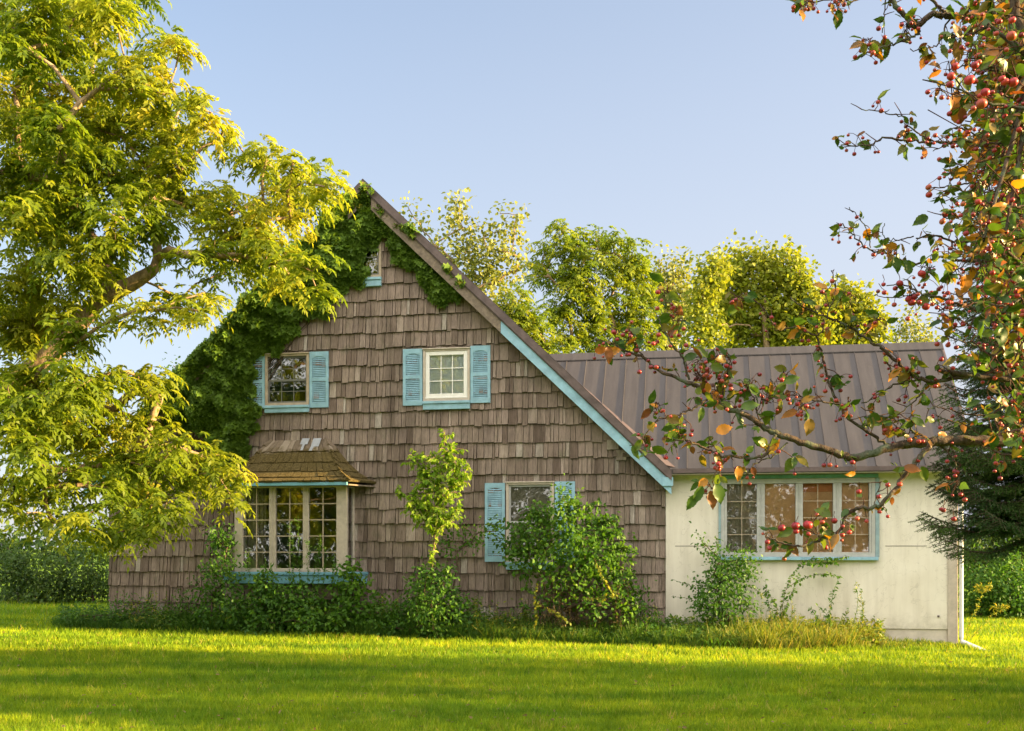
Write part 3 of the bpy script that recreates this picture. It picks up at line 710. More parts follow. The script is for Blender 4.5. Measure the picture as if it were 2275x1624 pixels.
# stucco wing
WW = (3.83, 6.62, 1.37, 2.87)
outer = [(WR+.002,-.45),(7.96,-.45),(7.96,3.10),(WR+.002,3.10)]
def wing():
    WB = -.03
    # wall with an opening, 0.2 m thick at the reveal
    a, b, c, d = 3.88, 6.57, 1.43, 2.845
    m_ = MB(); T = .16
    m_.box(WR+.002, a, WB, T, .155, 3.12); m_.box(b, 7.96, WB, T, .155, 3.12); m_.box(a, b, WB, T, .155, c); m_.box(a, b, WB, T, d, 3.12)
    w_ = m_.build('wing_wall', M['stucco'], house)
    f = MB(); f.box(WR+.002, 7.955, WB+.022, T, -.5, .150); f.build('foundation', M['found'], w_)
    
    for ja, jb in ((3.05, 3.83), (6.75, 7.45)): j = MB(); j.box(ja, jb, WB-.003, WB-.0005, 1.62, 1.631); j.build('joint_line', M['rooftrim'], w_)
    cb = MB(); cb.box(7.80, 7.965, WB-.03, WB-.001, -.35, 3.0); cb.build('corner_board', M['cream'], w_, .004)
    hole = MB(); hole.box(7.63, 7.66, WB-.02, WB-.001, .37, .40); hole.build('pipe_stub', M['rooftrim'], w_)
    s_ = MB(); s_.box(7.80, 7.96, T+.001, 4.5, -.4, 3.1); s_.prism([(0,0),(1,0),(1,1)], 0, .001) if False else None
    s_.add([(7.96,-.0,3.11),(7.96,4.5,3.11),(7.96,2.2,5.45),(7.82,-.0,3.11),(7.82,4.5,3.11),(7.82,2.2,5.45)], [(0,1,2),(5,4,3),(0,2,5,3),(2,1,4,5)])
    s_.box(WR, 7.79, 4.38, 4.5, -.4, 3.1); s_.box(WR+.01, 7.79, T+.01, 4.37, .2, .3); s_.box(WR+.01, 7.79, T+.01, 4.37, 3.13, 3.2)
    s_.build('wing_side_wall', M['stucco'], house)
    # roof
    r = MB(); EZ, RZ, E0, RB = 3.02, 5.61, -.36, 2.2
    k = (RZ-EZ)/(RB-E0)
    def fz(bb): return EZ + k*(bb-E0)
    def vs(bb): return APX + (APZ - fz(bb))/SL - .02  # valley
    for sg in (1, -1):
        def bb(x): return x if sg > 0 else 2*RB - x
        q = [(vs(E0), bb(E0), EZ), (8.2, bb(E0), EZ), (8.2, bb(RB), RZ), (vs(RB), bb(RB), RZ)]
        lo = [(x, y, z-.09) for x, y, z in q]
        r.add(q+lo, [(0,1,2,3),(7,6,5,4),(0,4,5,1),(1,5,6,2)])
        s = 8.185
        while s > .35:
            # seam starts where it clears the valley
            zv = APZ - SL*(s-APX); b0 = E0 if zv < EZ else E0 + (zv-EZ)/k
            if b0 < RB-.05:
                z0 = fz(b0); w2 = .008; h = .018
                r.add([(s-w2,bb(b0),z0),(s+w2,bb(b0),z0),(s+w2,bb(RB),RZ),(s-w2,bb(RB),RZ),(s-w2*.7,bb(b0)-.01*sg,z0+h),(s+w2*.7,bb(b0)-.01*sg,z0+h),(s+w2*.7,bb(RB),RZ+h),(s-w2*.7,bb(RB),RZ+h)],
                      [(4,5,6,7),(0,1,5,4),(0,4,7,3),(1,2,6,5)])
            s -= .41
    rf = r.build('wing_roof', M['roof'], house)
    cap = MB(); x0 = vs(RB)-.02
    cap.add([(x0,RB-.15,RZ-.115),(8.22,RB-.15,RZ-.115),(8.22,RB,RZ+.05),(x0,RB,RZ+.05),(x0,RB+.15,RZ-.115),(8.22,RB+.15,RZ-.115),(x0,RB-.15,RZ-.135),(8.22,RB-.15,RZ-.135)],[(0,1,2,3),(3,2,5,4),(6,7,1,0),(1,7,5,2)])
    cap.build('ridge_cap', M['roof'], rf)
    vl = MB(); n_ = 12
    for i in range(n_):
        b0, b1 = E0+.02+(RB-E0-.05)*i/n_, E0+.02+(RB-E0-.05)*(i+1)/n_
        vl.add([(vs(b0)-.0,b0,fz(b0)+.05),(vs(b0)+.16,b0,fz(b0)+.012),(vs(b1)+.16,b1,fz(b1)+.012),(vs(b1)-.0,b1,fz(b1)+.05)],[(0,1,2,3)])
    vl.build('valley_flashing', M['rooftrim'], rf)
    e = MB(); e.box(3.02, 8.22, E0-.03, E0-.002, EZ-.075, EZ+.004); e.build('drip_edge', M['rooftrim'], rf)
    e = MB(); e.box(3.0, 8.18, E0+.002, WB-.001, EZ-.10, EZ-.085); e.build('soffit', M['cream'], rf)
    rk = MB(); 
    rk.add([(8.201,E0,EZ+.01),(8.235,E0,EZ+.01),(8.235,RB,RZ+.01),(8.201,RB,RZ+.01),(8.201,E0,EZ-.13),(8.235,E0,EZ-.13),(8.235,RB,RZ-.13),(8.201,RB,RZ-.13)],[(0,1,2,3),(0,4,5,1),(1,5,6,2),(3,7,4,0)])
    rk.build('rake_trim', M['rooftrim'], rf)
    # window
    m_ = MB(); y0, y1 = -.085, .12
    box_frame(m_, a, b, c, d, .06, y0, y1, .085, .09)
    gl = [(3.986,4.516),(4.659,5.199),(5.325,5.85),(5.998,6.471)]
    for i in range(3):
        p, q = gl[i][1], gl[i+1][0]; m_.box(p-.0, q+.0, y0+.012, y1-.001, c+.086, d-.091); m_.box((p+q)/2-.009, (p+q)/2+.009, y0-.002, y0+.011, c+.086, d-.091)
    m_.box(a+.061, gl[0][0], y0+.012, y1-.001, c+.086, d-.091); m_.box(gl[3][1], b-.061, y0+.012, y1-.001, c+.086, d-.091)
    wn = m_.build('window', M['grey'], house, .003); wn['label'] = 'four-light casement window with tan blinds'
    for i, (p, q) in enumerate(gl):
        panes('p', p, q, 1.532, 2.738, -.03, 2 if i != 1 else 1, 4 if i != 1 else 1, .012, wn, 'tan')
        sh = MB(); sh.box(p-.03, q+.03, .03+.002*i, .036+.002*i, 1.50, 2.76 if i != 2 else 2.60)
        if i == 0:
            sh = MB()
            for kk in range(12): sh.box(p+(q-p)*kk/12, p+(q-p)*(kk+1)/12, .02+.022*(kk % 2), .025+.022*(kk % 2), 1.5, 2.76)
        o = sh.build('curtain' if i == 0 else 'blind', M['curtain'] if i == 0 else M['blind'], wn)
        if i == 2: s2 = MB(); s2.box(p-.03, q+.03, .025, .032, 2.601, 2.76); s2.build('blind', M['rust'], wn)
    sl = MB(); sl.box(3.84, 6.62, -.13, -.031, 1.372, 1.428); sl.build('sill', M['blue'], wn, .004)
    hb = MB(); hb.box(3.84, 6.62, -.10, -.031, 2.848, 2.91); hb.build('head_board', M['blue_old'], wn, .004)
    for sa, sb_ in ((3.835, 3.879), (6.572, 6.64)): sb = MB(); sb.box(sa, sb_, -.09, -.031, 1.43, 2.846); sb.build('side_board', M['bluegrey'] , wn, .003)
    # downspout
    V, F = tubes([(smooth_path([(8.13,-.30,2.93),(8.10,-.22,2.83),(8.02,-.11,2.66),(8.01,-.10,2.5)], 4), np.full(13, .035)), (np.array([(8.01,-.10,2.5),(8.01,-.10,1.0),(8.01,-.10,.02)]), np.full(3, .035))], 8)
    me = np_mesh('downspout', V, F, 4, {'rnd': np.full(len(V), .5)}, True); o = link('downspout', me, M['white_pipe'], house, False)
    V, F = tubes([(np.array([(8.01,-.10,.03),(8.02,-.13,-.06),(8.37,-.85,-.22),(8.60,-1.35,-.25)]), np.array([.04,.05,.05,.05]))], 4)
    me = np_mesh('spout', V, F, 4, {'rnd': np.full(len(V), .5)}); link('spout_extension', me, M['white_pipe'], o, False)
wing()

# ---------------------------------------------------------------- lawn
def lawn():
    xs = np.concatenate([np.linspace(-400, -30, 8), np.linspace(-28, 28, 85), np.linspace(30, 400, 8)])
    ys = np.concatenate([np.linspace(-60, 2, 6), np.linspace(3, 34, 90), np.linspace(36, 900, 10)])
    X, Y = np.meshgrid(xs, ys); Z = ground_z(X, Y)
    V = np.stack([X, Y, Z], -1).reshape(-1, 3); nx = len(xs); i, j = np.meshgrid(np.arange(len(ys)-1), np.arange(nx-1), indexing='ij')
    a = (i*nx+j).ravel(); F = np.stack([a, a+1, a+nx+1, a+nx], -1)
    me = np_mesh('lawn', V, F, 4, smooth=True); tag(link('lawn', me, M['lawn']), kind='structure')
lawn()

def in_house(X, Y, pad=0.0):
    dx, dy = X-HO[0], Y-HO[1]; s = dx*ES[0]+dy*ES[1]; b = dx*EB[0]+dy*EB[1]
    return (b > -.02-pad) & (s > WL-pad) & (s < 7.96+pad) & (b < 9)

def grass():
    rng = np.random.default_rng(11)
    n = 400000
    u = rng.uniform(0, 1, n); Y = 1/(1/8.3 - u*(1/8.3-1/30.0)); X = rng.uniform(-.56, .56, n)*Y; ex = np.arange(n) > 250000; X = np.where(ex, np.sign(X)*rng.uniform(.56, 1.05, n)*Y, X)
    k = ~in_house(X, Y, .1); X, Y = X[k], Y[k]; n = len(X)
    Z = ground_z(X, Y); sc = np.clip(Y/10, .8, 2.2)
    cl = np.sin(X*2.1+np.sin(Y*1.7)*2)*np.sin(Y*3.1+X*.4)
    h = (.045 + .018*cl + rng.uniform(-.012, .03, n))*np.clip(sc, 1, 1.4)
    wd = .0055*sc; az = rng.uniform(0, 2*np.pi, n); lean = rng.uniform(.1, .9, n)
    base = np.stack([X, Y, Z-.004], -1); sd_ = np.stack([np.cos(az), np.sin(az), 0*az], -1)*wd[:, None]
    la = rng.uniform(0, 2*np.pi, n); tip = base + np.stack([np.cos(la)*lean*h, np.sin(la)*lean*h, h], -1)
    V = np.stack([base-sd_, base+sd_, tip], 1).reshape(-1, 3); F = np.arange(3*n)
    r = np.repeat(np.clip(rng.normal(.45, .22, n) + (rng.uniform(0, 1, n) > .985)*.6, 0, 1), 3)
    tag(link('grass', np_mesh('grass', V, F, 3, {'rnd': r}), M['grass']), 'short mown lawn grass', 'grass', kind='stuff')
grass()

def fallen():
    rng = np.random.default_rng(12); n = 420; Y = 1/rng.uniform(1/19., 1/8.4, n); X = rng.uniform(-.55, .55, n)*Y; k = ~in_house(X, Y, .3); X, Y = X[k], Y[k]; n = len(X)
    C = np.stack([X, Y, ground_z(X, Y)+rng.uniform(.035, .07, n)], -1); D = rng.normal(size=(n, 3)); D[:, 2] *= .25; L = rng.uniform(.025, .06, n)
    V, F, k = leaves(C, D, rng.normal(size=(n, 3))*.5+np.array([0, 0, 1]), L, L*.55, T_OVAL)
    tag(link('fallen_leaves', np_mesh('fallen_leaves', V, F, 4, {'rnd': np.repeat(rng.uniform(.2, 1, n), k)}), M['l_brown']), 'small dry leaves scattered over the lawn', 'leaves', kind='stuff')
    # coarser tufts that stand above the mown level
    n = 2200; Yc = 1/rng.uniform(1/19., 1/8.4, n); Xc = rng.uniform(-.55, .55, n)*Yc; k = ~in_house(Xc, Yc, .3); Xc, Yc = Xc[k], Yc[k]; m = 26
    X = np.repeat(Xc, m)+rng.normal(size=len(Xc)*m)*.035; Y = np.repeat(Yc, m)+rng.normal(size=len(Xc)*m)*.035; n = len(X); h = np.repeat(rng.uniform(.05, .12, len(Xc)), m)*rng.uniform(.6, 1.1, n)
    D = rng.normal(size=(n, 3))*.45; D[:, 2] = 1; V, F, k = leaves(np.stack([X, Y, ground_z(X, Y)-.005], -1), D, rng.normal(size=(n, 3)), h, .008*np.clip(Y/10, .8, 2), T_BLADE)
    tag(link('grass_tufts', np_mesh('grass_tufts', V, F, 4, {'rnd': np.repeat(np.clip(np.repeat(rng.uniform(0, 1, len(Xc)), m)*.8+rng.uniform(0, .25, n), 0, 1), k)}), M['grass']), 'coarser grass tufts standing proud of the mown lawn', 'grass', kind='stuff')
fallen()

# ---------------------------------------------------------------- trees
def make_tree(name, label, cat, trunk, blobs, bark, leafm, style, seed, dens, r_tip=.012, twigs=True, group=None, rmax=.14, taper=(.2, .1), wob=.08, tone_fn=None, sides=6):
    global RNG
    rng = np.random.default_rng(seed); RNG = rng
    blobs = [b if len(b) == 4 else None for b in blobs]
    paths, nodes, cs = grow_limbs(trunk, blobs, r_tip, seed, wob, rmax, taper)
    pts, bid = blob_points(blobs, dens, rng)
    tw = []
    if twigs:
        c_arr = np.array(cs)
        for p, b in zip(pts, bid):
            c = c_arr[b]; near = nodes[np.argmin(np.linalg.norm(nodes-p, axis=1))]
            m = (near+p)/2 + rng.normal(size=3)*.05*np.linalg.norm(near-p)
            tw.append((np.array([near, m, p]), np.array([r_tip*.55, r_tip*.4, r_tip*.25])))
    base = trunk[0]
    root = empty(name, (float(base[0]), float(base[1]), float(base[2]))); tag(root, label, cat, group)
    V, F = tubes(paths, sides, .06)
    if tw:
        V2, F2 = tubes(tw, 3); F = np.concatenate([F, F2+len(V)]); V = np.concatenate([V, V2])
    link('trunk', np_mesh('trunk', V, F, 4, {'rnd': np.full(len(V), .5)}, True), bark, root)
    tone = rng.uniform(0, 1, len(pts)) if tone_fn is None else tone_fn(pts, rng)
    if style[0] == 'compound': V, F, r = compound_rosettes(pts, *style[1:], rng=rng, tone=tone)
    else: V, F, r = leaf_tufts(pts, *style[1:], rng=rng, tone=tone)
    link('crown', np_mesh('crown', V, F, F.shape[1], {'rnd': r}), leafm, root)
    return root

def wy(bl, Y, jit=1.0, seed=0):
    r = random.Random(seed); return [(x, y, rr, Y + r.uniform(-jit, jit)) for x, y, rr in bl]

# big pinnate-leaved tree on the left, in front of the house
LB = [(25,60,60),(90,40,60),(170,30,60),(240,20,46),(60,110,50),(140,110,60),(210,90,50),(283,25,28),
 (377,88,30),(398,115,20),(345,120,22),(300,150,28),(255,165,50),(330,190,48),(370,210,35),(200,200,55),(110,190,50),(30,200,45),
 (400,240,30),(452,243,28),(480,270,25),(490,305,28),(380,290,50),(300,270,60),(220,290,60),(130,290,60),(40,300,60),
 (545,345,30),(592,358,36),(650,362,38),(698,390,34),(722,415,20),(690,440,38),(640,425,42),(585,455,38),(520,455,42),(460,440,38),(400,380,52),(420,460,46),
 (330,370,64),(240,380,66),(150,380,70),(50,390,70),(645,485,32),(600,530,38),(560,520,44),(645,572,38),(692,603,32),(702,640,16),(652,625,34),(590,590,42),(500,520,44),(540,585,40),(475,570,36),(486,610,24),(455,650,26),
 (350,470,60),(260,480,66),(160,480,76),(60,500,76),(405,565,32),(235,570,56),(150,590,76),(50,620,76),(400,665,38),(350,690,34),(440,690,20),(275,700,28),
 (100,720,76),(30,730,60),(170,760,60),(240,830,46),(160,870,76),(70,850,80),(20,900,70),(325,850,42),(355,885,30),(250,915,60),(330,960,42),(160,980,76),(60,1000,76),(395,975,36),(448,1012,42),(490,1062,36),(512,1100,22),(420,1060,54),(350,1040,54),(280,1040,52),(200,1080,64),(100,1085,50),(30,1080,56),(372,1115,44),(330,1165,40),(280,1165,42),(235,1195,36),(180,1150,40),(60,1140,34),(115,1160,30)]
def tone_l(p, rng): return np.clip(.35 + .5*np.sin(p[:, 0]*1.3+p[:, 2]*.9)*np.sin(p[:, 1]*1.1+p[:, 2]*.7) + rng.uniform(-.35, .35, len(p)), 0, 1)
lr = random.Random(4)
LB4 = [(x, y, r, 14.4 + lr.uniform(-1.3, 1.3) + (0.4 if x > 500 else 0)) for x, y, r in LB]
orr = random.Random(8)
LB4 += [(-orr.uniform(70, 620), y, orr.uniform(60, 95), 15 + orr.uniform(-2.2, 2.2)) for y in [40,60,90,130,180,230,280,330,380,430,480,530,580,640,700,760,820,880,940,1000,1040,-60,-40,150,260,400,500,620,740,860]]
LB4 += [(x, -70, 80, 15.2) for x in (-60, 60, 180, 270)]
LB4 += [(x, y, r, 16.6) for x, y, r in [(60,250,90),(180,330,80),(90,450,90),(60,700,80),(120,930,90),(300,1090,60),(60,80,80),(330,420,50),(230,640,30)]]
make_tree('ash_tree', 'big drooping yellow-green leafy tree on the left, reaching over the end of the shingled house', 'tree',
    [np.array([-9.6, 15.2, -.1]), np.array([-9.45, 15.1, 1.8]), P(-110, 960, 15), P(30, 860, 14.9), P(140, 760, 14.8), P(220, 670, 14.7), P(310, 620, 14.6), P(350, 575, 14.5), P(330,440,14.4)],
    LB4, M['bark'], M['l_locust'], ('compound', 11, .33, 13, .105, .040), 21, 19.0, .011, True, rmax=.12, taper=(.26, .05), tone_fn=tone_l, wob=.10)

# trees behind the house
RNG = np.random.default_rng(5)
make_tree('cottonwood_tree', 'tall thin-crowned cottonwood rising just behind the main gable, round leaves against the sky', 'tree',
    [np.array([-.3, 30, 0]), np.array([-.3, 30, 4]), P(1080, 760, 30), P(1060, 640, 30)],
    [(x, y, r*.92, 30+d) for x, y, r, d in [(906,460,10,0),(918,482,14,.2),(940,515,18,.4),(965,545,22,0),(1020,448,22,0),(1010,480,24,.5),(1028,505,28,0),(1062,500,14,0),(1075,525,20,.3),(1085,560,24,0),(1035,560,38,.5),(1110,475,14,0),(1148,478,14,0),(1105,515,22,.2),(1142,520,22,0),(1122,560,30,-.3),(1150,570,18,0),(1075,605,40,.4),(1000,575,28,0),(1035,630,40,.4),(1100,630,36,0),(1148,600,20,0),(1055,690,40,0),(1110,690,36,0),(985,530,14,0)]],
    M['bark'], M['l_poplar'], ('tuft', 16, .17, .13, .125, T_OVAL), 31, 23.0, .010, True, rmax=.08, taper=(.16,.05))
make_tree('young_locust_tree', 'low dark green tree behind the sloping roof edge, right of the cottonwood', 'tree',
    [np.array([1.0, 27, 0]), np.array([.9, 27, 3.5]), P(1190, 800, 27)],
    [(x, y, r, 27) for x, y, r in [(1140,668,32),(1172,690,36),(1120,705,34),(1150,735,38),(1195,735,26),(1215,770,30),(1240,800,30),(1180,780,40)]],
    M['bark'], M['l_back'], ('compound', 7, .40, 11, .12, .045), 32, 24.0, .010, True, rmax=.07, taper=(.12,.04))
make_tree('locust_tree', 'feathery green tree behind the left end of the metal wing roof', 'tree',
    [np.array([3.4, 33, 0]), np.array([3.3, 33, 4]), P(1370, 780, 33), P(1350, 680, 33)],
    [(x, y, r, 33+(i*37 % 7)*.3-1) for i, (x, y, r) in enumerate([(1252,515,24),(1235,540,26),(1280,540,34),(1322,530,22),(1300,575,40),(1365,535,24),(1350,565,30),(1410,550,20),(1400,585,34),(1210,560,18),(1185,590,14),(1188,615,14),(1215,600,28),(1250,615,44),(1300,640,50),(1370,620,52),(1425,600,26),(1430,650,34),(1255,690,50),(1330,700,52),(1405,700,50),(1250,750,40),(1310,770,44),(1390,770,50),(1445,740,30)])],
    M['bark'], M['l_back'], ('compound', 8, .50, 11, .16, .06), 33, 12., .014, True, rmax=.12, taper=(.2,.06))
make_tree('poplar_tree', 'pale pointed poplar tops between the feathery tree and the round crown', 'tree',
    [np.array([7.0, 43, 0]), np.array([6.9, 43, 5]), P(1490, 760, 43), P(1485, 660, 43)],
    [(x, y, r, 43) for x, y, r in [(1465,575,14),(1466,600,20),(1512,580,14),(1514,605,20),(1490,640,34),(1455,640,24),(1535,650,24),(1500,690,44),(1480,750,44)]],
    M['bark'], M['l_poplar'], ('tuft', 24, .26, .17, .15, T_OVAL), 34, 16., .012, False, rmax=.1, taper=(.16,.05))
make_tree('maple_tree', 'tall round-crowned yellow-green tree behind the middle of the metal wing roof', 'tree',
    [np.array([10.0, 38, 0]), np.array([10.0, 38, 4]), P(1700, 740, 38), P(1700, 660, 38)],
    [(x, y, r, 38+(i*29 % 5)*.5-1) for i, (x, y, r) in enumerate([(1600,592,28),(1640,575,26),(1690,588,36),(1742,572,26),(1775,596,26),(1570,620,34),(1630,625,44),(1700,630,50),(1765,640,42),(1800,650,30),(1558,670,34),(1620,690,50),(1700,700,56),(1780,700,46),(1820,700,30),(1560,740,44),(1640,755,46),(1730,760,50),(1800,750,40)])],
    M['bark'], M['l_round'], ('tuft', 30, .22, .16, .15, T_OVAL), 35, 20, .014, False, rmax=.12, taper=(.22,.06))
make_tree('maple_tree', 'smaller rounded yellow-green tree behind the right part of the metal wing roof', 'tree',
    [np.array([13.6, 40, 0]), np.array([13.6, 40, 3.6]), P(1890, 760, 40)],
    [(x, y, r, 40) for x, y, r in [(1893,645,18),(1870,665,24),(1910,672,24),(1935,690,20),(1845,690,28),(1885,710,40),(1930,725,30),(1840,745,40),(1900,765,40),(1955,750,20)]],
    M['bark'], M['l_round'], ('tuft', 28, .22, .17, .16, T_OVAL), 36, 20, .012, False, rmax=.1, taper=(.18,.05))
make_tree('far_poplar_tree', 'small thin tree top between the round trees and the crabapple boughs, above the wing ridge', 'tree',
    [np.array([16.8, 43, 0]), np.array([16.8, 43, 4]), P(2025, 770, 43)],
    [(x, y, r, 43) for x, y, r in [(2020,692,12),(2018,712,16),(2048,722,16),(2000,735,18),(2035,750,24),(1990,765,20),(2060,760,20)]],
    M['bark'], M['l_poplar'], ('tuft', 18, .22, .16, .14, T_OVAL), 37, 15, .010, False, rmax=.08, taper=(.12,.04))
make_tree('far_willow_tree', 'pale distant tree glimpsed low between the big tree and the ivy', 'tree',
    [np.array([-18, 55, 0]), np.array([-18, 55, 6]), P(395, 880, 55)],
    [(x, y, r, 55) for x, y, r in [(385,812,14),(400,835,22),(375,850,20),(350,880,30),(410,880,30),(330,930,40),(380,930,40)]],
    M['bark_dark'], M['l_bush'], ('tuft', 22, .32, .2, .14, T_OVAL), 38, 5, .02, False, rmax=.1, taper=(.2,.08))

# ---------------------------------------------------------------- bushes at the edges of the lawn
def make_bush(name, label, cat, blobs, leafm, style, seed, dens, stemm=None, group=None, twigs=True, r_tip=.006, base=None, tone_fn=None):
    rng = np.random.default_rng(seed)
    bx = sum(b[0]*b[2] for b in blobs)/sum(b[2] for b in blobs); Yb = sum(b[3] for b in blobs)/len(blobs)
    X = (bx-CX)/FPX*Yb if base is None else base[0]; Yb = Yb if base is None else base[1]
    z = float(ground_z(X, Yb)); b0 = np.array([X, Yb, z-.05])
    top = P(blobs[0][0], max(b[1] for b in blobs), Yb); top = np.array([X, Yb, z+.25])
    return make_tree(name, label, cat, [b0, (b0+top)/2+np.array([.02, 0, 0]), top], blobs, stemm or M['bark_dark'], leafm, style, seed, dens, r_tip, twigs, group, rmax=.03, taper=(.03, .02), tone_fn=tone_fn, sides=5)

FB = [([(20,1270,40),(60,1290,44),(20,1320,30),(80,1325,28),(40,1240,26),(5,1210,20)], 'tall green bush at the far left edge of the lawn'),
      ([(110,1255,20),(130,1290,36),(150,1320,30),(105,1325,24),(150,1250,22),(140,1215,16)], 'second loose bush along the far left lawn edge, with sky showing through its top'),
      ([(195,1270,22),(190,1300,32),(225,1315,26),(215,1275,20),(175,1330,20),(235,1290,20),(205,1235,14)], 'bush beside the left corner of the shingled house')]
for i, (b, lab) in enumerate(FB):
    make_bush('garden_bush', lab, 'bush', [(x, y, r, 27.5+(k % 3)*.5) for k, (x, y, r) in enumerate(b)], M['l_bush'], ('tuft', 30, .16, .10, .06, T_OVAL), 50+i, 40, group='bushes along the far edge of the lawn', r_tip=.008)
RB_ = [([(2160,1200,30),(2200,1180,40),(2250,1170,40),(2290,1190,40),(2170,1250,44),(2230,1240,50),(2280,1260,40)], 'hazy grey-green bush mass behind the right end of the stucco wing', 'l_bush', 33),
       ([(2155,1300,30),(2190,1320,40),(2165,1350,34),(2210,1360,34),(2150,1260,20)], 'dark green bush just right of the stucco wing', 'l_shrub', 26.5),
       ([(2250,1300,44),(2290,1310,44),(2260,1350,36),(2300,1350,40),(2250,1250,30)], 'dark green bush at the right edge of the lawn', 'l_shrub', 26)]
for i, (b, lab, mt_, Y) in enumerate(RB_):
    make_bush('garden_bush', lab, 'bush', [(x, y, r, Y+(k % 3)*.4) for k, (x, y, r) in enumerate(b)], M[mt_], ('tuft', 30, .17, .11, .07, T_OVAL), 60+i, 38, group='bushes behind the right lawn edge', r_tip=.008)

# ---------------------------------------------------------------- ivy on the gable
def ivy():
    rng = np.random.default_rng(70)
    # outline in the picture, laid on the wall (x, y)
    poly = [(808,412),(858,470),(912,520),(968,580),(1050,658),(1030,672),(985,668),(930,640),(900,600),(880,560),(852,520),(845,560),(825,545),(812,580),(802,622),(784,628),(765,650),(735,690),(690,700),(660,730),(640,760),(620,785),(585,790),(556,820),(560,850),(575,880),(580,905),(562,940),(560,985),(540,1030),(500,1040),(480,1000),(465,950),(440,960),(400,960),(360,930),(330,940),(225,1055),(185,1060),(380,838),(655,548)]
    loc = np.array([px2loc(x, y, .1) for x, y in poly])
    x0, z0 = loc.min(0); x1, z1 = loc.max(0)
    n = 170000
    s = rng.uniform(x0, x1, n); z = rng.uniform(z0, z1, n)
    # wobble the boundary
    sw = s + .10*np.sin(z*7+1)+.06*np.sin(z*17); zw = z + .09*np.sin(s*8)+.05*np.sin(s*19+2)
    ins = np.zeros(n, bool); j = len(loc)-1; dmin = np.full(n, 9.)
    for i in range(len(loc)):
        xi, zi = loc[i]; xj, zj = loc[j]
        c = ((zi > zw) != (zj > zw)) & (sw < (xj-xi)*(zw-zi)/(zj-zi+1e-12)+xi); ins ^= c
        e = np.array([xj-xi, zj-zi]); t = np.clip(((sw-xi)*e[0]+(zw-zi)*e[1])/(e@e+1e-9), 0, 1)
        dmin = np.minimum(dmin, np.hypot(sw-xi-t*e[0], zw-zi-t*e[1])); j = i
    ins &= z < (APZ - SL*np.abs(s-APX)) + .02
    keep = ins & (rng.uniform(0, 1, n) < np.clip(dmin/.10, .12, 1))
    s, z, dmin = s[keep], z[keep], dmin[keep]
    m_ = min(len(s), 40000); s, z, dmin = s[:m_], z[:m_], dmin[:m_]
    lump = .5+.5*np.sin(s*3.1+np.sin(z*2.3)*1.5)*np.sin(z*3.7+np.sin(s*1.9)*1.4); lump2 = .5+.5*np.sin(s*9+z*4)*np.sin(z*10-s*3)
    thick = np.clip(dmin*1.0, .05, .45)*(.25+.5*lump+.5*lump2)
    rim = np.clip(1-((APZ - SL*np.abs(s-APX))-z)/.40, 0, 1)*.36   # spills over the rake boards
    d = .06 + np.maximum(thick, rim*.0) * rng.uniform(.25, 1, m_)**.5 + rim
    pos = HO + ES*s[:, None] - EB*d[:, None]; pos[:, 2] = z
    D = -EB*.45 + rng.normal(size=(m_, 3))*.45; D[:, 2] -= .75
    U = -EB*.9 + rng.normal(size=(m_, 3))*.4; U[:, 2] += .5
    L = rng.uniform(.07, .14, m_)
    V, F, k = leaves(pos, D, U, L, L*1.05, T_IVY)
    hi = np.clip((z-7.6)/.9, 0, 1) + np.clip((s-APX-.3)*.5, 0, .8)*np.clip(rim*4, 0, 1)
    r = np.clip(rng.uniform(0, .85, m_)*.7 + lump2*.2 + hi*rng.uniform(-.1, .8, m_)*(rng.uniform(0, 1, m_) > .5), 0, 1)
    root = empty('climbing_ivy', tuple(loc2w(-7.0, -.1, 0))); tag(root, 'thick dark green ivy climbing the left slope and peak of the shingled gable', 'ivy')
    link('foliage', np_mesh('foliage', V, F, 4, {'rnd': np.repeat(r, k)}), M['l_ivy'], root)
    # stems running up the wall
    paths = []
    for i in range(34):
        u = rng.uniform(0, 1); s0 = -7.4 + rng.uniform(0, 1.6); pts = []
        s1 = rng.uniform(-7.2, -2.6); zt = rakez(s1)-rng.uniform(.5, 1.6)
        for q in np.linspace(0, 1, 9):
            ss = s0+(s1-s0)*q**1.3+rng.normal()*.05; zz = min(zt*q + 2.9*(1-q), rakez(ss)-.35)
            if -5.45 < ss < -2.9 and zz < 3.4: zz = 3.6
            pts.append(loc2w(ss, -.055, zz))
        paths.append((smooth_path(pts, 3), np.linspace(.016, .006, len(smooth_path(pts, 3)))))
    paths = [p for p in paths if p[0][:, 2].max() > 4]
    V, F = tubes(paths, 4); link('stem', np_mesh('stem', V, F, 4, {'rnd': np.full(len(V), .3)}, True), M['bark_dark'], root)
ivy()

# ---------------------------------------------------------------- plants along the foot of the wall
def wallY(x, d): 
    r = (x-CX)/FPX; t = (-d + HO @ EB)/(r*EB[0]+EB[1]); return t
def fb(bl, seed=0, dj=.25):
    r = random.Random(seed); return [(x, y, rr, wallY(x, d + r.uniform(-dj, dj)*.6)) for x, y, rr, d in bl]

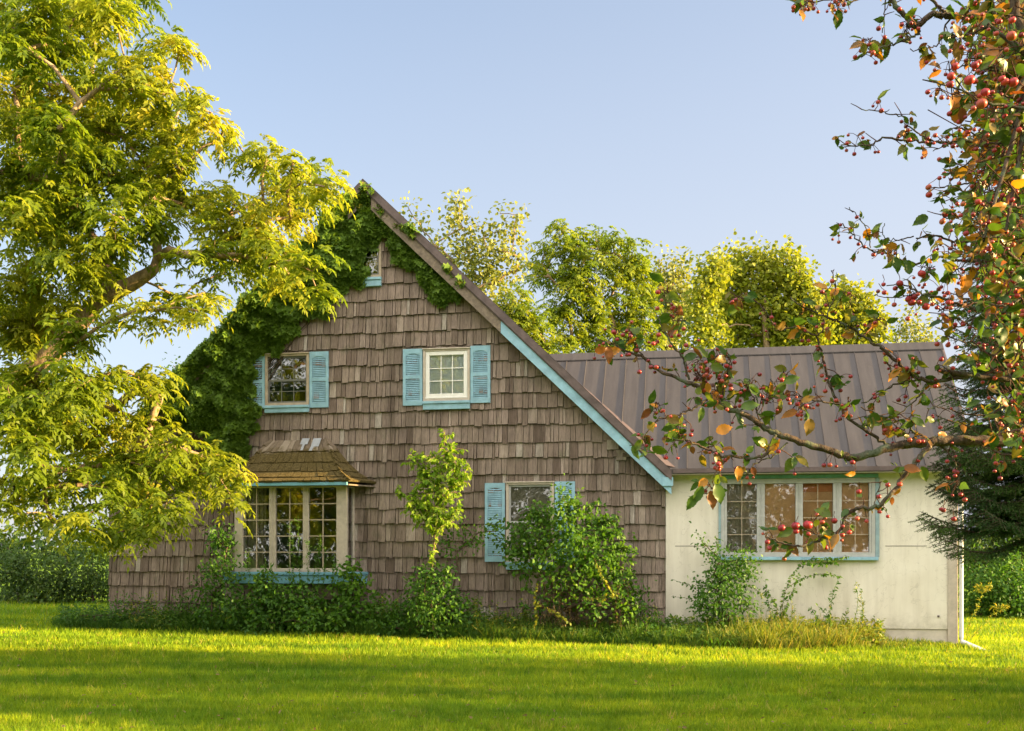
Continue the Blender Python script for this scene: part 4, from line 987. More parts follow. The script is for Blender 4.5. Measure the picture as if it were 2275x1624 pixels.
def stems_plant(name, label, cat, stems, leafm, stemm, L, Wd, tmpl, gap, seed, droop=.6, base=None, group=None, rad=.006, tone=(0, 1), side=.8, kids=0, kidlen=.2, start=.12):
    """stems: list of world polylines with leaves all along"""
    rng = np.random.default_rng(seed); paths = []; C = []; D = []
    for st in stems:
        st = smooth_path(st, 5); n = len(st); paths.append((st, np.linspace(rad, rad*.35, n)))
        seg = np.linalg.norm(np.diff(st, axis=0), axis=1); tot = seg.sum(); cum = np.concatenate([[0], np.cumsum(seg)])
        def at(q): return np.array([np.interp(q, cum, st[:, k]) for k in range(3)])
        for _ in range(kids):
            q = rng.uniform(max(.25, start), .98)*tot; p = at(q); dr = norm(rng.normal(size=3)+np.array([0, -.2, .5])); ln = kidlen*rng.uniform(.5, 1.2)
            kp = np.array([p, p+dr*ln*.5, p+dr*ln+np.array([0, 0, -.25*ln])]); paths.append((kp, np.array([rad*.5, rad*.4, rad*.2])))
            for u in np.arange(.2, 1.01, gap/ln*.8): C.append(kp[0]*(1-u)+kp[2]*u + rng.normal(size=3)*.01); D.append(norm(rng.normal(size=3)*side+dr*.5))
        q = start*tot
        while q < tot:
            C.append(at(q)); tg = at(min(q+.02, tot))-at(q-.02 if q > .02 else 0); D.append(norm(rng.normal(size=3)*side + norm(tg)*.6)); q += gap*rng.uniform(.5, 1.4)
    C = np.array(C); D = np.array(D); D[:, 2] -= droop
    U = rng.normal(size=C.shape)*.4 + np.array([0, -.6, .6])
    n = len(C); LL = L*rng.uniform(.55, 1.15, n)
    V, F, k = leaves(C, D, U, LL, LL*Wd/L, tmpl)
    b = np.asarray(stems[0][0]) if base is None else np.asarray(base)
    root = empty(name, tuple(float(v) for v in b)); tag(root, label, cat, group)
    V2, F2 = tubes(paths, 4); link('stem', np_mesh('stem', V2, F2, 4, {'rnd': np.full(len(V2), .4)}, True), stemm, root)
    link('foliage', np_mesh('foliage', V, F, F.shape[1], {'rnd': np.repeat(rng.uniform(tone[0], tone[1], n), k)}), leafm, root)
    return root
def px(pts, d): return [P(x, y, wallY(x, dd if np.ndim(d) else d)) for (x, y), dd in zip(pts, d if np.ndim(d) else [d]*len(pts))]
def pxd(x, y, d): return P(x, y, wallY(x, d))

make_bush('low_shrub', 'low dark shrub at the left foot of the shingled house', 'shrub', fb([(150,1375,18,.9),(185,1368,24,.8),(225,1368,26,.8),(170,1395,16,1.),(270,1372,26,.7),(215,1395,18,1.),(260,1395,18,.9),(140,1392,10,1.)], 1), M['l_shrub'], ('tuft', 26, .09, .06, .03, T_OVAL), 80, 50)
make_bush('low_shrub', 'straggly brownish low growth between the left corner shrub and the bay window', 'shrub', fb([(320,1378,26,.7),(365,1380,26,.7),(410,1378,30,.7),(450,1385,26,.8),(340,1400,14,.9),(400,1402,16,1.),(300,1350,16,.5)], 2), M['l_weed'], ('tuft', 24, .09, .065, .03, T_OVAL), 81, 44)
make_bush('leafy_shrub', 'upright green shrub at the left edge of the bay window', 'shrub', fb([(495,1180,20,.7),(480,1205,20,.7),(505,1215,26,.7),(500,1250,28,.8),(475,1270,26,.8),(510,1290,30,.9),(470,1320,34,.8),(515,1340,34,1.0),(470,1370,30,1.0),(530,1380,28,1.2)], 3), M['l_shrub'], ('tuft', 22, .09, .085, .05, T_OVAL), 82, 46)
make_bush('leafy_shrub', 'dense green shrub under the blue sill of the bay window', 'shrub', fb([(585,1300,22,1.1),(600,1330,34,1.1),(650,1345,34,1.1),(560,1350,34,1.1),(700,1350,34,1.1),(620,1385,34,1.3),(680,1385,34,1.3),(570,1392,26,1.3),(580,1280,14,1.0),(660,1310,22,1.1),(600,1290,12,1.1)], 4), M['l_shrub'], ('tuft', 24, .10, .09, .055, T_OVAL), 83, 46)
make_bush('leafy_shrub', 'bright green shrub at the right end of the bay window sill', 'shrub', fb([(785,1275,20,.8),(765,1300,24,.9),(795,1310,26,.8),(770,1345,32,.9),(800,1365,30,.9),(750,1380,28,1.2),(805,1395,22,1.),(815,1340,16,.8),(780,1255,12,.8)], 5), M['l_vine'], ('tuft', 20, .09, .095, .07, T_OVAL), 84, 44, tone_fn=lambda p, r: r.uniform(0, .7, len(p)))
tw = []
for i, (x0, x1, y1) in enumerate([(640,645,1160),(655,650,1185),(668,662,1145),(680,685,1200),(700,712,1190),(715,722,1215),(690,700,1235),(735,742,1230),(560,552,1225),(585,590,1240),(610,600,1250)]):
    tw.append([pxd(x0, 1400, 1.0), pxd((x0*.6+x1*.4), 1320, 1.0), pxd(x1, y1, .95+.02*i)])
stems_plant('tall_weed', 'tall thin feathery weeds standing in front of the bay window panes', 'weed', tw, M['l_vine'], M['l_vine'], .07, .018, T_DIAMOND, .022, 85, .3, rad=.006, kids=9, kidlen=.13, tone=(0, .7))
make_bush('leafy_shrub', 'rounded green shrub at the wall between the sapling and the bay window', 'shrub', fb([(930,1310,26,.7),(965,1300,30,.7),(985,1335,36,.8),(930,1350,36,.8),(890,1380,30,1.),(960,1385,34,1.),(1010,1370,28,.8),(1030,1390,20,1.),(880,1395,20,1.2),(960,1270,22,1.2),(985,1258,14,1.2),(945,1295,26,1.4),(985,1300,28,1.4),(925,1335,30,1.4),(960,1345,34,1.5),(1000,1345,28,1.3),(965,1395,30,1.5),(880,1350,24,.8),(860,1385,24,.9),(905,1400,22,1.3),(1045,1350,20,.7)], 6), M['l_shrub'], ('tuft', 24, .10, .085, .05, T_OVAL), 86, 40)

make_bush('leafy_shrub', 'sprawling dim green brush along the wall left of the bay window', 'shrub', fb([(290,1345,20,.4),(330,1345,22,.5),(375,1350,22,.5),(420,1340,26,.5),(445,1310,22,.5),(430,1285,14,.4),(260,1350,20,.5),(400,1360,26,.6),(350,1365,24,.7),(455,1345,24,.6)], 16), M['l_shrub'], ('tuft', 16, .10, .07, .035, T_OVAL), 180, 30)
make_bush('leafy_shrub', 'low green brush between the bay window shrubs and the sapling', 'shrub', fb([(835,1350,20,.6),(850,1380,24,.8),(825,1395,22,1.),(855,1410,18,1.2),(845,1325,12,.5)], 17), M['l_shrub'], ('tuft', 20, .10, .075, .04, T_OVAL), 181, 34)
make_bush('leafy_shrub', 'weedy green growth between the sapling and the big green vine', 'shrub', fb([(1070,1385,20,.7),(1100,1395,20,.8),(1140,1385,22,.8),(1165,1350,18,.7),(1170,1395,24,1.),(1060,1360,14,.6),(1125,1410,18,1.2)], 18), M['l_weed'], ('tuft', 20, .10, .075, .03, T_OVAL), 182, 30)
st = []; rg = random.Random(29)
for i in range(60):
    x = rg.choice([rg.uniform(250, 480), rg.uniform(820, 900), rg.uniform(1030, 1200), rg.uniform(1380, 1480), rg.uniform(1490, 1960)]); h = rg.uniform(25, 75)*(1.2 if x > 1480 else 1); d = rg.uniform(.3, 1.2); ln = rg.uniform(-14, 14)
    b = pxd(x, 1400, d); b[2] = float(ground_z(b[0], b[1])); t = b + np.array([ln/120, 0, h/115+.12]); st.append([b, (b+t)/2+np.array([ln/500, 0, 0]), t])
_w = stems_plant('tall_weeds', 'scattered tall weed stalks going to seed along the foot of the house', 'weed', st, M['l_weed'], M['l_vine'], .06, .02, T_DIAMOND, .022, 183, .2, rad=.004, kids=4, kidlen=.08, start=.3, tone=(.2, 1)); _w['kind'] = 'stuff'
# sapling: sunlit crown above, shaded skirts below
st = []
for pts in ([(962,1400),(958,1300),(965,1200),(975,1100),(985,1020),(988,955)], [(965,1230),(950,1140),(935,1060),(915,995)], [(968,1210),(985,1120),(1010,1075),(1050,1048)],
            [(968,1190),(955,1110),(945,1045),(940,1000)], [(972,1150),(1000,1090),(1012,1050),(1020,1020)], [(965,1160),(930,1120),(900,1100),(890,1105)], [(978,1060),(1000,1010),(1003,985)],
            [(970,1180),(1000,1150),(1015,1130)], [(962,1180),(930,1140),(920,1090)], [(966,1130),(972,1060),(965,1010)]):
    st.append([pxd(x, y, 1.35 + .02*i) for i, (x, y) in enumerate(pts)])
stems_plant('young_tree', 'slender yellow-green sapling catching the sun in front of the shingles', 'sapling', st, M['l_sapling'], M['bark'], .105, .055, T_OVAL, .024, 87, .9, start=.28, rad=.012, kids=22, kidlen=.26, tone=(0, 1))
make_bush('leafy_shrub', 'dark green bramble below the sapling, reaching across to the blue shutter', 'shrub', fb([(1030,1170,22,.8),(1060,1185,26,.8),(1000,1195,24,.8),(1045,1210,24,.8),(1090,1165,12,.7),(1100,1180,10,.7),(980,1220,18,.7),(1015,1225,16,.8)], 7), M['l_vine'], ('tuft', 12, .09, .075, .05, T_OVAL), 88, 34, tone_fn=lambda p, r: r.uniform(0, .6, len(p)), base=(pxd(1005,1400,.8)[0], pxd(1005,1400,.8)[1]))

# big rambling vine over the lower right window
VB = [(1248,1103,18,.7),(1262,1135,36,.75),(1215,1150,26,.7),(1185,1175,24,.7),(1310,1150,28,.6),(1240,1180,44,.9),(1300,1195,44,.9),(1345,1180,26,.6),(1165,1215,30,.8),(1135,1225,22,.7),(1120,1212,12,.6),(1210,1230,44,1.),(1270,1245,48,1.1),(1330,1245,44,1.),(1370,1240,28,.7),(1180,1255,34,.9),(1290,1290,44,1.1),(1350,1290,38,.9),(1385,1275,20,.6),(1225,1290,34,1.),(1385,1310,26,.7),(1355,1325,22,.9),(1375,1350,26,1.),(1330,1345,24,1.1),(1225,1335,20,1.1),(1405,1345,22,.8),(1340,1160,18,.5)]
make_bush('rambling_vine', 'big mounded green vine sprawling over the lower right window and its shutter', 'vine', fb(VB, 8), M['l_vine'], ('tuft', 26, .12, .085, .065, T_OVAL), 89, 27, tone_fn=lambda p, r: np.clip(.25+.35*np.sin(p[:, 0]*4)*np.sin(p[:, 2]*5)+r.uniform(-.2, .35, len(p)), 0, .85), base=(pxd(1290,1400,.7)[0], pxd(1290,1400,.7)[1]))
st = []; rg = random.Random(19)
for i in range(26):
    a = rg.uniform(-.4, math.pi+.4); cx_, cy_ = 1262, 1225; r0, r1 = rg.uniform(60, 90), rg.uniform(115, 160); ex, ey = cx_+math.cos(a)*r1*1.05, cy_-math.sin(a)*r1*.85
    if ex < 1120 and ey < 1170: continue
    st.append([pxd(cx_+math.cos(a)*r0, cy_-math.sin(a)*r0*.8, .9), pxd((cx_+ex)/2+math.cos(a)*45, (cy_+ey)/2-math.sin(a)*45-8, .9), pxd(ex, ey+rg.uniform(-4, 14), .85)])
for x, y in ((1080,1160),(1095,1150),(1400,1380),(1380,1395),(1150,1340),(1165,1300)): st.append([pxd(1190 if x < 1200 else 1340, 1230 if y < 1200 else 1320, .9), pxd((x+1230)/2, y+25, .95), pxd(x, y, .9)])
stems_plant('vine_sprigs', 'loose leafy sprigs sticking out around the big green vine over the lower right window', 'vine', st, M['l_vine'], M['bark_dark'], .085, .06, T_OVAL, .03, 190, .5, rad=.005, kids=4, kidlen=.12, tone=(0, .8))
rg = random.Random(9); st = []
for i in range(46):
    x = rg.uniform(1195, 1400); y0 = rg.uniform(1270, 1320); x2 = x+rg.uniform(-25, 25); y2 = rg.uniform(1380, 1425); d = rg.uniform(.5, 1.1)
    st.append([pxd(x, y0, d), pxd((x+x2)/2+rg.uniform(-12, 12), (y0+y2)/2, d+rg.uniform(-.1, .1)), pxd(x2, y2, d)])
stems_plant('dead_vine', 'dry brown tangle of dead stems hanging under the big green vine', 'vine', st, M['l_brown'], M['bark_dark'], .055, .022, T_DIAMOND, .03, 90, .9, rad=.006, kids=5, kidlen=.16)
st = [[pxd(1195,1280,1.2), pxd(1188,1330,1.25), pxd(1192,1370,1.25), pxd(1185,1398,1.25)], [pxd(1200,1345,1.2), pxd(1235,1360,1.3), pxd(1268,1385,1.35)], [pxd(1320,1240,1.5), pxd(1335,1275,1.5), pxd(1365,1325,1.45)], [pxd(1290,1330,1.35), pxd(1330,1328,1.4), pxd(1368,1320,1.4)]]
stems_plant('trailing_vine', 'yellowing vine runners trailing down the front of the big green vine', 'vine', st, M['l_gold'], M['bark_twig'], .065, .05, T_OVAL, .022, 91, .6, rad=.004, kids=3, kidlen=.08, tone=(.1, .8))
make_bush('leafy_shrub', 'small dark green shrub just left of the stucco corner', 'shrub', fb([(1420,1340,24,.6),(1415,1370,30,.8),(1450,1385,24,.8),(1400,1395,24,1.),(1435,1400,20,1.1),(1430,1315,14,.5)], 10), M['l_shrub'], ('tuft', 22, .09, .075, .04, T_OVAL), 92, 46)

# growth on the stucco wing
make_bush('leafy_shrub', 'dark leggy shrub against the stucco, reaching the left corner of the wing window', 'shrub', fb([(1560,1205,10,.5),(1580,1225,16,.5),(1600,1245,22,.5),(1632,1245,22,.5),(1660,1235,20,.5),(1585,1275,26,.6),(1625,1285,36,.6),(1655,1275,22,.5),(1600,1320,40,.7),(1650,1330,26,.6),(1570,1350,34,.8),(1620,1370,34,.8),(1565,1300,22,.6),(1670,1350,14,.6)], 11), M['l_shrub'], ('tuft', 18, .09, .07, .045, T_OVAL), 93, 75, tone_fn=lambda p, r: r.uniform(0, .75, len(p)))
st = [[pxd(1560,1320,.5), pxd(1530,1300,.5), pxd(1492,1287,.5)], [pxd(1560,1345,.5), pxd(1530,1330,.5), pxd(1490,1325,.5)], [pxd(1580,1260,.4), pxd(1565,1215,.4), pxd(1545,1180,.4)], [pxd(1600,1230,.4), pxd(1592,1200,.4), pxd(1588,1188,.4)], [pxd(1660,1300,.5), pxd(1680,1310,.5), pxd(1690,1322,.5)], [pxd(1600,1245,.6), pxd(1612,1270,.65), pxd(1618,1250,.6)]]
stems_plant('vine_sprigs', 'thin sprigs poking out of the leggy shrub across the bare stucco', 'vine', st, M['l_vine'], M['bark_dark'], .055, .035, T_OVAL, .035, 94, .4, rad=.004, kids=3, kidlen=.08, tone=(0, .6))
st = [[pxd(1725,1440,.6), pxd(1715,1380,.5), pxd(1705,1330,.4), pxd(1700,1290,.35)], [pxd(1728,1440,.6), pxd(1735,1370,.5), pxd(1745,1310,.4), pxd(1770,1262,.3), pxd(1800,1242,.25), pxd(1850,1240,.22), pxd(1890,1235,.2)],
      [pxd(1745,1310,.4), pxd(1780,1285,.3), pxd(1830,1275,.25), pxd(1870,1282,.25)], [pxd(1770,1262,.3), pxd(1800,1252,.28), pxd(1860,1248,.25)], [pxd(1720,1420,.6), pxd(1740,1360,.45), pxd(1765,1300,.4), pxd(1775,1270,.35)], [pxd(1715,1400,.5), pxd(1725,1350,.4), pxd(1700,1310,.4)]]
stems_plant('climbing_vine', 'thin green vine climbing the stucco and running along the blue wing sill', 'vine', st, M['l_vine'], M['bark_dark'], .07, .045, T_OVAL, .028, 95, .8, rad=.005, kids=8, kidlen=.10, tone=(.1, .8))
st = [[pxd(1850,1450,.6), pxd(1842,1380,.5), pxd(1850,1320,.45), pxd(1862,1285,.4)], [pxd(1840,1450,.6), pxd(1825,1390,.5), pxd(1800,1350,.5)], [pxd(1850,1430,.6), pxd(1838,1370,.5), pxd(1815,1345,.5)]]
stems_plant('tall_weed', 'spindly green weed against the stucco below the wing window', 'weed', st, M['l_vine'], M['l_vine'], .08, .03, T_OVAL, .03, 96, .4, rad=.006, kids=6, kidlen=.1, tone=(0, .7))
st = [[pxd(1890,1450,.6), pxd(1895,1390,.5), pxd(1905,1340,.45), pxd(1900,1290,.4)], [pxd(1895,1440,.6), pxd(1915,1380,.5), pxd(1912,1310,.45)], [pxd(1885,1440,.6), pxd(1870,1400,.5), pxd(1885,1350,.5)]]
stems_plant('tall_weed', 'pair of pale spindly weeds, rightmost tall stems on the bare stucco', 'weed', st, M['l_weed'], M['l_vine'], .07, .028, T_OVAL, .035, 97, .4, rad=.006, kids=6, kidlen=.1, tone=(.2, .9))
# goldenrod beyond the right corner
for i, (pts, lab) in enumerate([([(2148,1400),(2160,1370),(2175,1335),(2188,1305)], 'taller sunlit goldenrod just right of the stucco corner'), ([(2155,1420),(2180,1392),(2205,1365),(2228,1352)], 'shorter leaning goldenrod right of the stucco corner')]):
    Y = 18.6; b = P(pts[0][0], pts[0][1], Y); g0 = b.copy(); g0[2] = ground_z(b[0], Y)
    main = [g0] + [P(x, y, Y) for x, y in pts]; tip = np.array(main[-1]); tl = norm(np.array(main[-1])-np.array(main[-2]))
    sts = [main] + [[tip - tl*.02*j, tip - tl*.02*j + np.array([.05*s_, .02, .05]), tip - tl*.02*j + np.array([.12*s_, .03, .055])] for j in range(6) for s_ in (-1, 1)]
    stems_plant('goldenrod', lab, 'wildflower', sts, M['l_gold'], M['l_vine'], .075, .016, T_DIAMOND, .012, 98+i, .25, rad=.006, side=.9)

def rough_grass():
    rng = np.random.default_rng(120)
    n = 90000
    x = rng.uniform(120, 2140, n); wdt = np.interp(x, [120, 450, 900, 1480, 1700, 1950, 2140], [1.1, 1.1, 1.3, 1.6, 1.8, 1.0, .35])
    d = rng.uniform(0.05, 1, n)**.8*wdt
    Y = np.array([wallY(a, b) for a, b in zip(x, d)]); X = (x-CX)/FPX*Y
    hm = np.interp(x, [120, 300, 480, 800, 1050, 1300, 1480, 1560, 1760, 1900, 1960, 2140], [.25, .38, .55, .55, .50, .50, .50, .65, .80, .70, .26, .14])
    clump = .55+.45*np.sin(X*5+np.sin(X*13))*np.sin(d*9+X*3)
    hm = hm*np.interp(x, [120, 1480, 1560, 2140], [1.25, 1.25, .95, .95]); h = hm*(.25+.75*rng.uniform(0, 1, n)**1.6)*(.35+.8*clump)*np.clip(1.15-.5*d/wdt, .3, 1)
    base = np.stack([X, Y, ground_z(X, Y)-.01], -1)
    D = rng.normal(size=(n, 3))*.28; D[:, 2] = 1; V, F, k = leaves(base, D, rng.normal(size=(n, 3)), h, .012+.012*rng.uniform(0, 1, n), T_BLADE)
    # droop the tips
    V = V.reshape(n, k, 3); q = rng.normal(size=(n, 3))*.18; q[:, 2] = -.12; V[:, 1] += q*h[:, None]; V[:, 2] += q*h[:, None]
    yel = np.interp(x, [120, 1000, 1100, 1450, 1550, 1700, 1900, 2000, 2140], [.15, .2, .45, .3, .5, .72, .75, .6, .5])
    r = np.clip(yel + rng.normal(size=n)*.18, 0, 1)
    tag(link('tall_grass', np_mesh('tall_grass', V.reshape(-1, 3), F, 4, {'rnd': np.repeat(r, k)}), M['l_weed']), 'unmown tall grass and weeds along the foot of the house wall', 'grass', kind='stuff')
    n = 16000
    x = np.concatenate([rng.uniform(130, 1500, n//2), rng.uniform(1480, 1960, n-n//2)]); wdt = np.interp(x, [120, 900, 1480, 1700, 1960], [1.0, 1.2, 1.5, 1.7, .8]); d = rng.uniform(.1, 1, n)*wdt
    Y = np.array([wallY(a, b) for a, b in zip(x, d)]); X = (x-CX)/FPX*Y; z = ground_z(X, Y)+rng.uniform(.02, .52, n)*(1-.6*d/wdt)
    D = rng.normal(size=(n, 3)); D[:, 2] = D[:, 2]*.5+.1; U = rng.normal(size=(n, 3))*.4+np.array([0, -.5, .8]); L = rng.uniform(.04, .10, n)
    V, F, k = leaves(np.stack([X, Y, z], -1), D, U, L, L*.5, T_OVAL)
    r = np.clip(np.interp(x, [120, 1480, 1650, 1960], [.2, .3, .55, .7])+rng.normal(size=n)*.15, 0, 1)
    tag(link('weeds', np_mesh('weeds', V, F, 4, {'rnd': np.repeat(r, k)}), M['l_weed']), 'low broad-leaved weeds among the tall grass by the wall', 'weeds', kind='stuff')
rough_grass()
# broad strap-leaved clump
rg = np.random.default_rng(5); c = pxd(1610, 1462, 1.75); c[2] = ground_z(c[0], c[1])
n = 26; az = rg.uniform(0, 6.28, n); st = []
C0 = c + rg.normal(size=(n, 3))*np.array([.22, .08, 0]); VV = []; FF = []
for i in range(n):
    L = rg.uniform(.3, .5); o = np.array([math.cos(az[i]), math.sin(az[i])*.6, 0]); w_ = .014
    sidev = np.array([-o[1], o[0], 0])*w_; m_ = 7; b0 = len(VV)
    for k in range(m_):
        t = k/(m_-1); p = C0[i] + o*L*.6*t**1.4 + np.array([0, 0, L*(t-.75*t*t*t)]); ww = sidev*(1-t**3)*1.3 + np.array([.001, 0, 0]); VV += [p-ww, p+ww]
    FF += [(b0+2*k, b0+2*k+1, b0+2*k+3, b0+2*k+2) for k in range(m_-1)]
tag(link('lily_clump', np_mesh('lily_clump', np.array(VV), np.array(FF), 4, {'rnd': rg.uniform(.2, .8, len(VV))}), M['l_vine']), 'clump of arching strap leaves at the lawn edge in front of the stucco wing', 'plant')

# ---------------------------------------------------------------- spruce on the right
def spruce():
    rng = np.random.default_rng(130)
    bx, by = 5.52, 10.0; bz = float(ground_z(bx, by))
    root = empty('spruce_tree', (bx, by, bz)); tag(root, 'dark green spruce at the right edge, its drooping boughs hiding the roof corner', 'tree')
    H_ = 9.4
    trunk = [(np.array([(bx, by, bz-.1), (bx, by, 2), (bx+.03, by, 5), (bx, by, H_)]), np.array([.16, .13, .08, .01]))]
    twl = []; nb = 330
    specs = []
    for i in range(nb):
        z = 2.15 + (H_-2.6)*(i/nb)**1.0; az = rng.uniform(math.pi*.55, math.pi*1.75) if rng.uniform() < .6 else rng.uniform(0, 6.28)
        R = np.interp(z, [1.1, 1.8, 3.1, 4.3, 6, 9], [1.55, 1.6, 1.42, 1.22, .85, .1])*rng.uniform(.72, .95); specs.append((z, az, R))
    specs += [(2.15, math.pi*1.03, 1.62), (2.0, math.pi*1.06, 1.55), (2.25, math.pi*.97, 1.5), (2.9, math.pi, 1.4), (3.3, math.pi*1.03, 1.42), (2.05, math.pi*1.12, 1.1), (2.5, math.pi*1.04, 1.3)]
    for z, az, R in specs:
        o = np.array([math.cos(az), math.sin(az), 0]); p0 = np.array([bx, by, z]); pts = []
        dr = .15+.10*rng.uniform()
        for t in np.linspace(0, 1, 9): pts.append(p0 + o*R*t + np.array([0, 0, R*(-dr*math.sin(t*math.pi*.8)*1.1 + .05*t**3 - .10*t)]) + rng.normal(size=3)*.01)
        pts = np.array(pts); trunk.append((pts, np.linspace(.022, .004, 9))); twl.append(pts[3:])
        sdv = np.array([-o[1], o[0], 0]); k = int(R/.055)
        for j in range(k):
            t = .22+.78*j/k; q = t*8; i0 = min(7, int(q)); b = pts[i0]*(1-(q-i0))+pts[i0+1]*(q-i0)
            for sg in (-1, 1):
                L = (.36*(1-t)**.6+.09)*rng.uniform(.7, 1.15)*min(1, R); d = norm(sdv*sg*.8+o*.75+np.array([0, 0, rng.uniform(-.45, -.05)]))
                e = b+d*L+np.array([0, 0, -.12*L]); m = (b+e)/2+np.array([0, 0, .03*L]); tw_ = np.array([b, m, e]); twl.append(tw_); trunk.append((tw_, np.array([.004, .003, .002])))
                if L > .2:
                    for u in (.35, .6):
                        bb = b+(e-b)*u; 
                        for s2 in (-1, 1):
                            d2 = norm(d+sdv*s2*.8+rng.normal(size=3)*.15); twl.append(np.array([bb, bb+d2*L*.35]))
    C = []; D = []
    for t in twl:
        seg = np.linalg.norm(np.diff(t, axis=0), axis=1); tot = seg.sum(); cum = np.concatenate([[0], np.cumsum(seg)]); n = max(2, int(tot/.0065))
        q = rng.uniform(0, tot, n); p = np.stack([np.interp(q, cum, t[:, k]) for k in range(3)], -1); dr = norm(t[-1]-t[0])
        C.append(p); D.append(norm(rng.normal(size=(n, 3))*.75+dr*.8+np.array([0, 0, .2])))
    C = np.concatenate(C); D = np.concatenate(D); n = len(C)
    V, F, k = leaves(C, D, rng.normal(size=(n, 3)), rng.uniform(.018, .034, n), .0065, T_DIAMOND)
    r = np.repeat(np.clip(rng.uniform(0, .7, n)+.3*np.sin(C[:, 0]*6+C[:, 2]*5), 0, 1), k)
    V2, F2 = tubes(trunk, 5); link('trunk', np_mesh('trunk', V2, F2, 4, {'rnd': np.full(len(V2), .5)}, True), M['bark_dark'], root)
    link('crown', np_mesh('crown', V, F, 4, {'rnd': r}), M['l_spruce'], root); print('spruce needles', n)
spruce()

